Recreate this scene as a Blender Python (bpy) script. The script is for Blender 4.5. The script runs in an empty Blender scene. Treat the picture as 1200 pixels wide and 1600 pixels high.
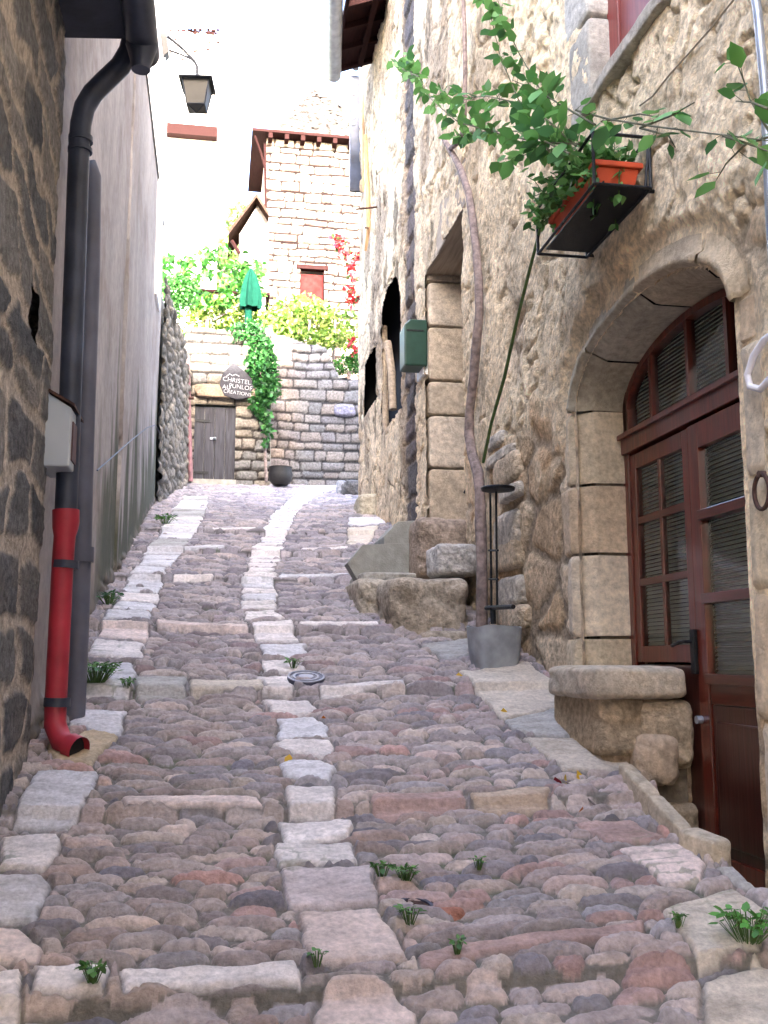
import bpy, math, random
import numpy as np
from mathutils import Vector
R = math.radians
scene = bpy.context.scene
# ------------------------------------------------------------ camera
E = 1.6; F = 1550.0; TH = math.atan(230/1550.0); PSI = R(9.6)
CO = math.cos; SI = math.sin
cd = bpy.data.cameras.new('camera'); cam = bpy.data.objects.new('camera', cd)
scene.collection.objects.link(cam); scene.camera = cam
cam.location = (0, 0, E); cam.rotation_euler = (math.pi/2 + TH, 0, -PSI)
cd.sensor_fit = 'VERTICAL'; cd.sensor_height = 24.0; cd.lens = 24.0*F/1600.0
cd.clip_start = 0.05; cd.clip_end = 2000
# ------------------------------------------------------------ light
SUN_EL = R(22); SUN_AZ = R(4)          # sun behind the camera, a little to the right
w = bpy.data.worlds.new('World'); scene.world = w; w.use_nodes = True
nt = w.node_tree; nt.nodes.clear()
sky = nt.nodes.new('ShaderNodeTexSky'); sky.sky_type = 'NISHITA'; sky.sun_disc = False
sky.sun_elevation = SUN_EL; sky.sun_rotation = math.pi - SUN_AZ
sky.dust_density = 4.5; sky.air_density = .7; sky.ozone_density = .6
bg = nt.nodes.new('ShaderNodeBackground'); bg.inputs[1].default_value = 0.15
ow = nt.nodes.new('ShaderNodeOutputWorld')
nt.links.new(sky.outputs[0], bg.inputs[0]); nt.links.new(bg.outputs[0], ow.inputs[0])
sl = bpy.data.lights.new('sun', 'SUN'); so = bpy.data.objects.new('sun', sl); scene.collection.objects.link(so)
sl.energy = 2.0; sl.angle = R(0.5); sl.color = (1.0, 0.94, 0.85)
so.location = (0, -5, 30)
sd = Vector((SI(SUN_AZ)*CO(SUN_EL), -CO(SUN_AZ)*CO(SUN_EL), SI(SUN_EL)))   # towards the sun
so.rotation_euler = sd.to_track_quat('Z', 'Y').to_euler()
scene.view_settings.view_transform = 'Standard'; scene.view_settings.look = 'None'
scene.view_settings.exposure = 4.6; scene.view_settings.gamma = 1.0
scene.render.engine = 'CYCLES'; scene.cycles.max_bounces = 7; scene.cycles.diffuse_bounces = 4
# ------------------------------------------------------------ pixel -> place helpers
def ray(px, py):
    u = (px-600)/F; v = (800-py)/F
    f = CO(TH) - v*SI(TH); up = SI(TH) + v*CO(TH)
    return np.array([u*CO(PSI)+f*SI(PSI), f*CO(PSI)-u*SI(PSI), up])
O = np.array([0, 0, E])
def PX(px, py, X): r = ray(px, py); return O + r*(X/r[0])
def PY(px, py, Y): r = ray(px, py); return O + r*(Y/r[1])
GY = np.array([-60, -8, 0, 2.9, 13.0, 19.5, 30, 60.])
GZ = np.array([-3.0, -0.9, 0.0, 1.6-2.025+.3*2.9, 1.6-2.025+.3*13, 1.6-2.025+.3*13+.2325*6.5, 6.5, 9.0])
def gz(y): return np.interp(y, GY, GZ)
def G(px, py):
    r = ray(px, py); t = 0.5
    prev = t
    while t < 40:
        p = O + r*t
        if p[2] <= gz(p[1]): break
        prev = t; t += 0.05
    lo, hi = prev, t
    for _ in range(30):
        m = (lo+hi)/2; p = O+r*m
        if p[2] <= gz(p[1]): hi = m
        else: lo = m
    return O + r*hi
# ------------------------------------------------------------ noise
def _lat(seed): return np.random.RandomState(seed).rand(256, 256)
_LC = {}
def vn(x, y, seed=0):
    if seed not in _LC: _LC[seed] = _lat(seed)
    L = _LC[seed]; xi = np.floor(x).astype(np.int64); yi = np.floor(y).astype(np.int64)
    fx = x-xi; fy = y-yi; fx = fx*fx*(3-2*fx); fy = fy*fy*(3-2*fy)
    a = L[xi & 255, yi & 255]; b = L[(xi+1) & 255, yi & 255]; c = L[xi & 255, (yi+1) & 255]; d = L[(xi+1) & 255, (yi+1) & 255]
    return (a*(1-fx)+b*fx)*(1-fy) + (c*(1-fx)+d*fx)*fy
def fbm(x, y, octv=4, seed=0, gain=.5):
    s = 0; a = 1; n = 0
    for i in range(octv):
        s = s + a*vn(x*2**i+i*17.3, y*2**i+i*9.1, seed+i); n += a; a *= gain
    return s/n
def fbm3(p, octv=3, seed=0):
    return (fbm(p[:, 0]+p[:, 2]*.7, p[:, 1]-p[:, 2]*.6, octv, seed)+fbm(p[:, 2]+p[:, 0]*.3+7, p[:, 1]*.8-p[:, 0]*.5, octv, seed+5))/2
def sst(a, b, x): t = np.clip((x-a)/(b-a), 0, 1); return t*t*(3-2*t)
def worley(x, y, seed=0, jit=.9):
    rs = np.random.RandomState(seed); T = rs.rand(128, 128, 3)
    xi = np.floor(x).astype(np.int64); yi = np.floor(y).astype(np.int64)
    f1 = np.full(x.shape, 9.); f2 = np.full(x.shape, 9.); idd = np.zeros(x.shape)
    for dx in (-1, 0, 1):
        for dy in (-1, 0, 1):
            t = T[(xi+dx) & 127, (yi+dy) & 127]
            cx = xi+dx+.5+(t[..., 0]-.5)*jit; cy = yi+dy+.5+(t[..., 1]-.5)*jit
            d = np.sqrt((x-cx)**2+(y-cy)**2)
            n = d < f1
            f2 = np.where(n, f1, np.minimum(f2, d)); idd = np.where(n, t[..., 2], idd); f1 = np.where(n, d, f1)
    return f1, f2, idd
def masonry(u, v, seed, rh, ww, warp=.04, ws=3.0, rr=.03):
    """coursed stones: returns distance to the joint (corners rounded), stone id, local offsets"""
    rs = np.random.RandomState(seed)
    uu = u + warp*1.2*(fbm(u*ws, v*ws, 2, seed+3)-.5)*2
    vv = v + warp*(fbm(u*ws*.7+5, v*ws+3, 3, seed+7)-.5)*2
    v0 = vv.min()-.5; hs = rs.uniform(rh[0], rh[1], int((vv.max()-v0+1)/rh[0])+3); ed = v0+np.cumsum(hs)-hs[0]
    row = np.clip(np.searchsorted(ed, vv)-1, 0, len(ed)-2)
    bot = ed[row]; top = ed[row+1]
    n = int((uu.max()-uu.min()+2)/ww[0])+4
    L = np.zeros_like(uu); Rr = np.zeros_like(uu); idd = np.zeros_like(uu)
    for r in np.unique(row):
        m = row == r
        wsz = rs.uniform(ww[0], ww[1], n); eu = uu.min()-1+rs.rand()*.3+np.cumsum(wsz)-wsz[0]
        k = np.clip(np.searchsorted(eu, uu[m])-1, 0, n-2)
        L[m] = eu[k]; Rr[m] = eu[k+1]; idd[m] = rs.rand(n)[k]
    # individual stones are a little shorter or taller than their course
    du = np.minimum(uu-L, Rr-uu); dv = np.minimum(vv-bot-(idd*7 % 1)*.12*rh[0], top-vv-(idd*13 % 1)*.12*rh[0])
    a = np.clip(rr-du, 0, None); b = np.clip(rr-dv, 0, None)
    d = np.where((du < rr) & (dv < rr), rr-np.sqrt(a*a+b*b), np.minimum(du, dv))
    return d, idd, (uu-(L+Rr)/2)/(Rr-L), (vv-(bot+top)/2)/(top-bot)
def pal(idd, cols):
    c = np.array(cols); n = len(c); k = np.clip((idd*n).astype(int), 0, n-1)
    f = (idd*n*7.13 % 1)[..., None]*.5
    return c[k]*(1-f)+c[(k*3+1) % n]*f
# ------------------------------------------------------------ materials
def new_mat(name):
    m = bpy.data.materials.new(name); m.use_nodes = True
    return m, m.node_tree, m.node_tree.nodes['Principled BSDF']
def mat(name, col, rough=.6, metal=0, nscale=30, namp=.25, bump=.2, bscale=None, spec=.4, coat=0):
    m, t, p = new_mat(name); N = t.nodes; L = t.links
    tc = N.new('ShaderNodeTexCoord'); no = N.new('ShaderNodeTexNoise'); no.inputs['Scale'].default_value = nscale
    no.inputs['Detail'].default_value = 6; L.new(tc.outputs['Object'], no.inputs['Vector'])
    mr = N.new('ShaderNodeMapRange'); mr.inputs[1].default_value = .3; mr.inputs[2].default_value = .7
    mr.inputs[3].default_value = 1-namp; mr.inputs[4].default_value = 1+namp
    L.new(no.outputs[0], mr.inputs[0])
    vm = N.new('ShaderNodeVectorMath'); vm.operation = 'SCALE'; vm.inputs[0].default_value = col[:3]
    L.new(mr.outputs[0], vm.inputs['Scale']); L.new(vm.outputs[0], p.inputs['Base Color'])
    p.inputs['Roughness'].default_value = rough; p.inputs['Metallic'].default_value = metal
    p.inputs['Specular IOR Level'].default_value = spec; p.inputs['Coat Weight'].default_value = coat
    if bump:
        b = N.new('ShaderNodeBump'); b.inputs['Strength'].default_value = bump; b.inputs['Distance'].default_value = .01
        n2 = N.new('ShaderNodeTexNoise'); n2.inputs['Scale'].default_value = bscale or nscale*3; n2.inputs['Detail'].default_value = 5
        L.new(tc.outputs['Object'], n2.inputs['Vector']); L.new(n2.outputs[0], b.inputs['Height']); L.new(b.outputs[0], p.inputs['Normal'])
    return m
def mat_attr(name, rough=.85, namp=.22, nscale=60, bump=.5, bscale=90, bdist=.006, spec=.3, big=0.0, bigs=2.0):
    """stone whose colour comes from the per-stone albedo attribute, with fine grain on top"""
    m, t, p = new_mat(name); N = t.nodes; L = t.links
    at = N.new('ShaderNodeAttribute'); at.attribute_name = 'Col'
    tc = N.new('ShaderNodeTexCoord'); no = N.new('ShaderNodeTexNoise'); no.inputs['Scale'].default_value = nscale
    no.inputs['Detail'].default_value = 8; no.inputs['Roughness'].default_value = .65; L.new(tc.outputs['Object'], no.inputs['Vector'])
    mr = N.new('ShaderNodeMapRange'); mr.inputs[1].default_value = .32; mr.inputs[2].default_value = .68
    mr.inputs[3].default_value = 1-namp; mr.inputs[4].default_value = 1+namp; L.new(no.outputs[0], mr.inputs[0])
    vm = N.new('ShaderNodeVectorMath'); vm.operation = 'SCALE'
    L.new(at.outputs['Color'], vm.inputs[0]); L.new(mr.outputs[0], vm.inputs['Scale']); L.new(vm.outputs[0], p.inputs['Base Color'])
    p.inputs['Roughness'].default_value = rough; p.inputs['Specular IOR Level'].default_value = spec
    b = N.new('ShaderNodeBump'); b.inputs['Strength'].default_value = bump; b.inputs['Distance'].default_value = bdist
    n2 = N.new('ShaderNodeTexNoise'); n2.inputs['Scale'].default_value = bscale; n2.inputs['Detail'].default_value = 8
    n2.inputs['Roughness'].default_value = .7
    L.new(tc.outputs['Object'], n2.inputs['Vector']); L.new(n2.outputs[0], b.inputs['Height']); L.new(b.outputs[0], p.inputs['Normal'])
    return m
def mat_leaf(name, trans=.35, rough=.5):
    m, t, p = new_mat(name); N = t.nodes; L = t.links
    at = N.new('ShaderNodeAttribute'); at.attribute_name = 'Col'
    L.new(at.outputs['Color'], p.inputs['Base Color']); p.inputs['Roughness'].default_value = rough
    tr = N.new('ShaderNodeBsdfTranslucent'); L.new(at.outputs['Color'], tr.inputs[0])
    mx = N.new('ShaderNodeMixShader'); mx.inputs[0].default_value = trans
    L.new(p.outputs[0], mx.inputs[1]); L.new(tr.outputs[0], mx.inputs[2]); L.new(mx.outputs[0], t.nodes['Material Output'].inputs[0])
    return m
def mat_wood(name, col, rough=.35, axis=2, amp=.4, sc=6, coat=.0):
    m, t, p = new_mat(name); N = t.nodes; L = t.links
    tc = N.new('ShaderNodeTexCoord'); mp = N.new('ShaderNodeMapping'); s = [sc*8]*3; s[axis] = sc*.6; mp.inputs['Scale'].default_value = s
    no = N.new('ShaderNodeTexNoise'); no.inputs['Scale'].default_value = 1; no.inputs['Detail'].default_value = 7; no.inputs['Distortion'].default_value = .6
    L.new(tc.outputs['Object'], mp.inputs[0]); L.new(mp.outputs[0], no.inputs['Vector'])
    mr = N.new('ShaderNodeMapRange'); mr.inputs[1].default_value = .3; mr.inputs[2].default_value = .7
    mr.inputs[3].default_value = 1-amp; mr.inputs[4].default_value = 1+amp; L.new(no.outputs[0], mr.inputs[0])
    vm = N.new('ShaderNodeVectorMath'); vm.operation = 'SCALE'; vm.inputs[0].default_value = col
    L.new(mr.outputs[0], vm.inputs['Scale']); L.new(vm.outputs[0], p.inputs['Base Color'])
    p.inputs['Roughness'].default_value = rough; p.inputs['Coat Weight'].default_value = coat
    b = N.new('ShaderNodeBump'); b.inputs['Strength'].default_value = .3; b.inputs['Distance'].default_value = .004
    L.new(no.outputs[0], b.inputs['Height']); L.new(b.outputs[0], p.inputs['Normal'])
    return m
def mat_glass(name):
    m, t, p = new_mat(name); N = t.nodes; L = t.links
    gl = N.new('ShaderNodeBsdfGlossy'); gl.inputs['Roughness'].default_value = .03
    tr = N.new('ShaderNodeBsdfTransparent'); tr.inputs[0].default_value = (.95, .97, .95, 1)
    fr = N.new('ShaderNodeFresnel'); fr.inputs[0].default_value = 1.5
    tc = N.new('ShaderNodeTexCoord'); no = N.new('ShaderNodeTexNoise'); no.inputs['Scale'].default_value = 3
    b = N.new('ShaderNodeBump'); b.inputs['Strength'].default_value = .12; b.inputs['Distance'].default_value = .02
    L.new(tc.outputs['Object'], no.inputs['Vector']); L.new(no.outputs[0], b.inputs['Height'])
    L.new(b.outputs[0], gl.inputs['Normal'])
    mx = N.new('ShaderNodeMixShader'); L.new(fr.outputs[0], mx.inputs[0]); L.new(tr.outputs[0], mx.inputs[1]); L.new(gl.outputs[0], mx.inputs[2])
    L.new(mx.outputs[0], t.nodes['Material Output'].inputs[0])
    return m
M = {}
M['street'] = mat_attr('street_stone', rough=.66, namp=.24, nscale=45, bump=1.0, bscale=65, bdist=.013, spec=.35)
M['stone'] = mat_attr('house_stone', rough=.92, namp=.42, nscale=26, bump=1.0, bscale=38, bdist=.03, spec=.05)
M['ashlar'] = mat_attr('dressed_stone', rough=.88, namp=.30, nscale=24, bump=.9, bscale=60, bdist=.014)
M['render'] = mat_attr('lime_render', rough=.93, namp=.16, nscale=12, bump=.6, bscale=90, bdist=.007)
M['leaf'] = mat_leaf('leaf'); M['petal'] = mat_leaf('petal', .2)
M['door'] = mat_wood('varnished_mahogany', (.10, .017, .010), .28, 2, .45, 5, .3)
M['doorh'] = mat_wood('varnished_mahogany_rail', (.075, .014, .009), .28, 1, .45, 5, .3)
M['doordark'] = mat_wood('dark_mahogany_panel', (.045, .012, .009), .3, 2, .4, 5, .2)
M['oldwood'] = mat_wood('weathered_grey_wood', (.045, .045, .055), .75, 2, .5, 4)
M['beam'] = mat_wood('oak_lintel', (.33, .26, .19), .8, 1, .35, 3)
M['pole'] = mat_wood('dry_wood', (.42, .25, .12), .8, 2, .3, 6)
M['bark'] = mat('vine_bark', (.20, .155, .145), .85, 0, 22, .5, 1.0, 45)
M['rafter'] = mat_wood('dark_red_timber', (.016, .006, .006), .8, 1, .3, 5)
M['red'] = mat('red_pipe', (.36, .026, .045), .5, 0, 5, .30, .05, 60)
M['redpaint'] = mat('red_painted_wood', (.22, .04, .035), .5, 0, 12, .2, .15)
M['darkpipe'] = mat('dark_zinc_pipe', (.045, .055, .085), .42, .2, 4, .45, .08, 40)
M['greypipe'] = mat('grey_plastic_pipe', (.10, .105, .14), .55, 0, 4, .3, .05)
M['zinc'] = mat('zinc', (.33, .36, .42), .4, .6, 10, .2, .1)
M['boxgrey'] = mat('grey_enamel', (.42, .47, .53), .4, 0, 5, .06, .03)
M['iron'] = mat('black_iron', (.012, .013, .016), .5, .4, 40, .3, .3, 150)
M['rust'] = mat('rusty_iron', (.07, .035, .028), .7, .4, 40, .4, .5, 120)
M['terra'] = mat('terracotta_plastic', (.46, .06, .018), .55, 0, 10, .12, .05)
M['pot'] = mat('frosted_grey_plastic', (.27, .29, .32), .42, 0, 9, .3, .15, 30)
M['green'] = mat('green_enamel', (.015, .05, .035), .35, 0, 10, .15, .05)
M['parasol'] = mat('green_canvas', (.004, .034, .022), .9, 0, 12, .15, .3, None, .05)
M['white'] = mat('white_plastic', (.68, .68, .75), .4, 0, 8, .05, .03)
M['whitepaint'] = mat('white_paint', (.8, .8, .8), .6, 0, 20, .1, .1)
M['blue'] = mat('blue_limewash', (.16, .17, .55), .9, 0, 14, .35, .4, 40)
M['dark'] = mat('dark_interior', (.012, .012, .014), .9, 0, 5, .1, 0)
M['conc'] = mat('grey_cement', (.27, .27, .25), .9, 0, 14, .2, .5, 80)
M['glass'] = mat_glass('window_glass')
M['blind'] = mat('blind_slat', (.88, .92, .85), .5, 0, 5, .05, 0)
M['lampglass'] = mat('frosted_lamp_glass', (.05, .046, .04), .6, 0, 6, .1, 0, None, .1)
M['soil'] = mat('soil', (.05, .035, .025), .95, 0, 30, .4, .8)
M['drygreen'] = mat('green_cane', (.07, .13, .03), .6, 0, 20, .3, .2)
M['stem'] = mat('twig', (.10, .10, .05), .7, 0, 20, .3, .2)
M['tile'] = mat('roof_tile', (.30, .19, .13), .85, 0, 20, .4, .6)
M['ink'] = mat('white_lettering', (.38, .38, .40), .8, 0, 40, .1, 0)
M['rafter'].node_tree.nodes['Principled BSDF'].inputs['Specular IOR Level'].default_value = .05
M['oldwood'].node_tree.nodes['Principled BSDF'].inputs['Specular IOR Level'].default_value = .15
M['slate'] = mat_attr('painted_slate', rough=.8)
M['tar'] = mat('cast_iron_cover', (.07, .07, .10), .4, .5, 30, .3, .4)
# ------------------------------------------------------------ objects
COL = scene.collection
def wl(o):
    v = Vector((0, 0, 0))
    while o: v += o.location; o = o.parent
    return np.array(v)
def raw(name, V, Fq, m, parent=None, smooth=True, attrs=None):
    V = np.asarray(V, dtype=np.float64)
    if parent is not None: V = V - wl(parent)
    me = bpy.data.meshes.new(name)
    if isinstance(Fq, np.ndarray):
        n = len(Fq); k = Fq.shape[1]
        me.vertices.add(len(V)); me.vertices.foreach_set('co', V.astype(np.float32).ravel())
        me.loops.add(n*k); me.loops.foreach_set('vertex_index', Fq.astype(np.int32).ravel())
        me.polygons.add(n); me.polygons.foreach_set('loop_start', (np.arange(n)*k).astype(np.int32))
        me.polygons.foreach_set('loop_total', np.full(n, k, dtype=np.int32))
        me.update(calc_edges=True)
    else:
        me.from_pydata([tuple(v) for v in V], [], Fq); me.update()
    me.validate()
    if attrs is not None:
        a = me.color_attributes.new('Col', 'FLOAT_COLOR', 'POINT')
        c = np.ones((len(V), 4), dtype=np.float32); c[:, :3] = attrs; a.data.foreach_set('color', c.ravel())
    if smooth: me.polygons.foreach_set('use_smooth', np.ones(len(me.polygons), dtype=bool))
    ob = bpy.data.objects.new(name, me); COL.objects.link(ob)
    if m: me.materials.append(m)
    if parent is not None: ob.parent = parent
    return ob
def thing(name, label, cat, loc, group=None):
    o = bpy.data.objects.new(name, None); COL.objects.link(o); o.location = tuple(float(c) for c in loc); o.empty_display_size = .2
    return tag(o, label, cat, group)
def tag(o, label, cat=None, group=None):
    o['label'] = label
    if cat: o['category'] = cat
    if group: o['group'] = group
    return o
class MB:
    def __init__(s): s.v = []; s.f = []; s.c = []; s.n = 0
    def add(s, V, Fc, col=None):
        V = [tuple(float(q) for q in p) for p in V]
        s.v += V; s.f += [tuple(int(i)+s.n for i in f) for f in Fc]; s.c += [col if col is not None else (.5, .5, .5)]*len(V); s.n += len(V); return s
    def box(s, a, b, col=None):
        x0, y0, z0 = np.minimum(a, b); x1, y1, z1 = np.maximum(a, b)
        return s.add([(x0, y0, z0), (x1, y0, z0), (x1, y1, z0), (x0, y1, z0), (x0, y0, z1), (x1, y0, z1), (x1, y1, z1), (x0, y1, z1)],
                     [(0, 3, 2, 1), (4, 5, 6, 7), (0, 1, 5, 4), (1, 2, 6, 5), (2, 3, 7, 6), (3, 0, 4, 7)], col)
    def prism(s, poly, vec, col=None):
        n = len(poly); P = [np.array(p, float) for p in poly]; Q = [p+np.array(vec) for p in P]
        return s.add(P+Q, [tuple(range(n))[::-1], tuple(range(n, 2*n))]+[(i, (i+1) % n, n+(i+1) % n, n+i) for i in range(n)], col)
    def tube(s, pts, rad, n=8, cap=True, col=None):
        P = [Vector([float(q) for q in p]) for p in pts]; k = len(P)
        if not hasattr(rad, '__len__'): rad = [rad]*k
        T = [(P[min(i+1, k-1)]-P[max(i-1, 0)]).normalized() for i in range(k)]
        up = Vector((0, 0, 1)) if abs(T[0].z) < .9 else Vector((1, 0, 0))
        a = T[0].cross(up).normalized(); V = []
        for i in range(k):
            a = (a - T[i]*a.dot(T[i])).normalized(); b = T[i].cross(a)
            for j in range(n):
                q = 2*math.pi*j/n; V.append(P[i]+(a*CO(q)+b*SI(q))*rad[i])
        Fc = [(i*n+j, i*n+(j+1) % n, (i+1)*n+(j+1) % n, (i+1)*n+j) for i in range(k-1) for j in range(n)]
        if cap: Fc += [tuple(range(n))[::-1], tuple(range((k-1)*n, k*n))]
        return s.add(V, Fc, col)
    def lathe(s, c, prof, n=20, col=None):
        V = [(c[0]+r*CO(2*math.pi*j/n), c[1]+r*SI(2*math.pi*j/n), c[2]+z) for r, z in prof for j in range(n)]; k = len(prof)
        Fc = [(i*n+j, i*n+(j+1) % n, (i+1)*n+(j+1) % n, (i+1)*n+j) for i in range(k-1) for j in range(n)]
        Fc += [tuple(range(n))[::-1], tuple(range((k-1)*n, k*n))]
        return s.add(V, Fc, col)
    def build(s, name, m, parent=None, smooth=False, bevel=0, attr=False):
        o = raw(name, s.v, s.f, m, parent, smooth, np.array(s.c) if attr else None)
        if bevel:
            b = o.modifiers.new('bevel', 'BEVEL'); b.width = bevel; b.segments = 2; b.limit_method = 'ANGLE'; b.angle_limit = R(35)
        if smooth:
            try: o.data.set_sharp_from_angle(angle=R(40))
            except Exception: pass
        return o
def rock(c, size, seed, rough=.12, N=26, pw=4.0, rot=0, cols=None, nsc=2.2, slope=0):
    """one weathered block: rounded box displaced by noise; returns verts, quads, colours"""
    V = []; Q = []; g = np.linspace(-1, 1, N)
    a, b = np.meshgrid(g, g, indexing='ij'); a = a.ravel(); b = b.ravel(); o = np.ones_like(a)
    i = np.arange(N*N).reshape(N, N); q = np.stack([i[:-1, :-1], i[1:, :-1], i[1:, 1:], i[:-1, 1:]], -1).reshape(-1, 4)
    k = 0
    for fc in ((a, b, o), (b, a, -o), (o, a, b), (-o, b, a), (b, o, a), (a, -o, b)):
        V.append(np.stack(fc, 1)); Q.append(q+k); k += N*N
    V = np.concatenate(V); Q = np.concatenate(Q)
    nrm = (np.abs(V)**pw).sum(1)**(1/pw); V = V/nrm[:, None]
    rs = np.random.RandomState(seed); off = rs.rand(3)*50
    sz = np.array(size)/2
    P = V*sz
    W_ = P/.22+off; d = (fbm3(W_*.9, 3, seed)-.5)*2*rough + (fbm3(W_*3.2, 5, seed+9)-.5)*rough*.8
    rd_ = 1-np.abs(2*fbm3(W_*1.1+5, 4, seed+11)-1); d = d - rough*.45*np.clip(rd_-.86, 0, 1)/.14
    P = P*(1+d)[:, None]
    cr, sr = CO(rot), SI(rot)
    P[:, 2] += P[:, 0]*slope
    P = np.stack([P[:, 0]*cr-P[:, 1]*sr, P[:, 0]*sr+P[:, 1]*cr, P[:, 2]], 1)+np.array(c)
    if cols is None: cols = [(.42, .36, .28)]
    base = np.array(cols[seed % len(cols)])
    n = fbm3(W_*1.6, 5, seed+2)[:, None]
    C = base*(.62+.76*n)*(1-.22*np.clip(rd_-.90, 0, 1)[:, None]/.1)
    return P, Q, C
def rocks(name, lst, m, parent, label=None, **kw):
    VV = []; QQ = []; CC = []; k = 0
    for it in lst:
        c, s, sd_ = it[:3]; rt = it[3] if len(it) > 3 else 0; sp_ = it[4] if len(it) > 4 else 0
        P, Q, C = rock(c, s, sd_, rot=rt, slope=sp_, **kw); VV.append(P); QQ.append(Q+k); CC.append(C); k += len(P)
    o = raw(name, np.concatenate(VV), np.concatenate(QQ), m, parent, True, np.concatenate(CC))
    if label: o['label'] = label
    return o
def sheet(name, org, U, Vv, Nn, us, vs, fn, m, parent, hole=None, rim=0.0):
    """a wall face as relief: fn(u, v) -> height, colour"""
    uu, vv = np.meshgrid(us, vs, indexing='ij'); h, c = fn(uu, vv)
    org = np.array(org, float); U = np.array(U, float); Vv = np.array(Vv, float); Nn = np.array(Nn, float)
    P = org + uu[..., None]*U + vv[..., None]*Vv + h[..., None]*Nn
    nu, nv = len(us), len(vs); i = np.arange(nu*nv).reshape(nu, nv)
    q = np.stack([i[:-1, :-1], i[1:, :-1], i[1:, 1:], i[:-1, 1:]], -1).reshape(-1, 4)
    if hole is not None:
        cu = ((uu[:-1, :-1]+uu[1:, 1:])/2).ravel(); cv = ((vv[:-1, :-1]+vv[1:, 1:])/2).ravel(); q = q[~hole(cu, cv)]
    if np.dot(np.cross(U, Vv), Nn) < 0: q = q[:, ::-1]
    P = P.reshape(-1, 3); C = c.reshape(-1, 3)
    if rim:
        bd = np.concatenate([i[:, 0], i[-1, 1:], i[::-1, -1][1:], i[0, ::-1][1:]])
        base = len(P); P = np.concatenate([P, P[bd]-Nn*rim]); C = np.concatenate([C, C[bd]])
        k = np.arange(len(bd)-1); rq = np.stack([bd[k], bd[k+1], base+k+1, base+k], -1)
        if np.dot(np.cross(U, Vv), Nn) >= 0: rq = rq[:, ::-1]
        q = np.concatenate([q, rq])
    return raw(name, P, np.ascontiguousarray(q), m, parent, True, C)
def leaves(pts, size, seed, cols, up=.4, asp=.55, dirs=None, n6=True):
    """leaf-sized folded blades at pts"""
    rs = np.random.RandomState(seed); P = np.asarray(pts, float); n = len(P)
    d = rs.randn(n, 3); d[:, 2] -= up*.6
    if dirs is not None: d = d*.5+np.asarray(dirs)
    d /= np.linalg.norm(d, axis=1)[:, None]
    nn = rs.randn(n, 3)*.6; nn[:, 2] += up*2; s = np.cross(d, nn); s /= (np.linalg.norm(s, axis=1)[:, None]+1e-6); nn = np.cross(s, d)
    L = size*rs.uniform(.6, 1.25, n)[:, None]; W = L*asp*.5
    b = P; mid = P+d*L*.45-nn*W*.25; tip = P+d*L-nn*L*.08
    l1 = P+d*L*.28+s*W; l2 = P+d*L*.68+s*W*.8; r1 = P+d*L*.28-s*W; r2 = P+d*L*.68-s*W*.8
    V = np.stack([b, l1, l2, tip, r2, r1, mid], 1).reshape(-1, 3)
    k = np.arange(n)*7
    q = np.concatenate([np.stack([k, k+1, k+2, k+6], 1), np.stack([k+6, k+2, k+3, k+4], 1), np.stack([k, k+6, k+4, k+5], 1)])
    cc = np.array(cols)[rs.randint(0, len(cols), n)]*rs.uniform(.75, 1.25, n)[:, None]
    return V, q, np.repeat(cc, 7, 0)
def foliage(name, pts, size, seed, cols, parent, m=None, **kw):
    V, q, c = leaves(pts, size, seed, cols, **kw)
    return raw(name, V, q, m or M['leaf'], parent, False, c)
def blobpts(c, rad, n, seed, shell=.5, sq=(1, 1, 1)):
    rs = np.random.RandomState(seed); d = rs.randn(n, 3); d /= np.linalg.norm(d, axis=1)[:, None]
    r = rad*(shell+(1-shell)*rs.rand(n))**(1/1.5)
    return np.array(c)+d*r[:, None]*np.array(sq)
GREEN = [(.06, .17, .03), (.09, .24, .05), (.05, .13, .03), (.12, .28, .06)]
LGREEN = [(.22, .40, .06), (.30, .48, .10), (.16, .34, .05), (.38, .50, .16)]
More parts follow.
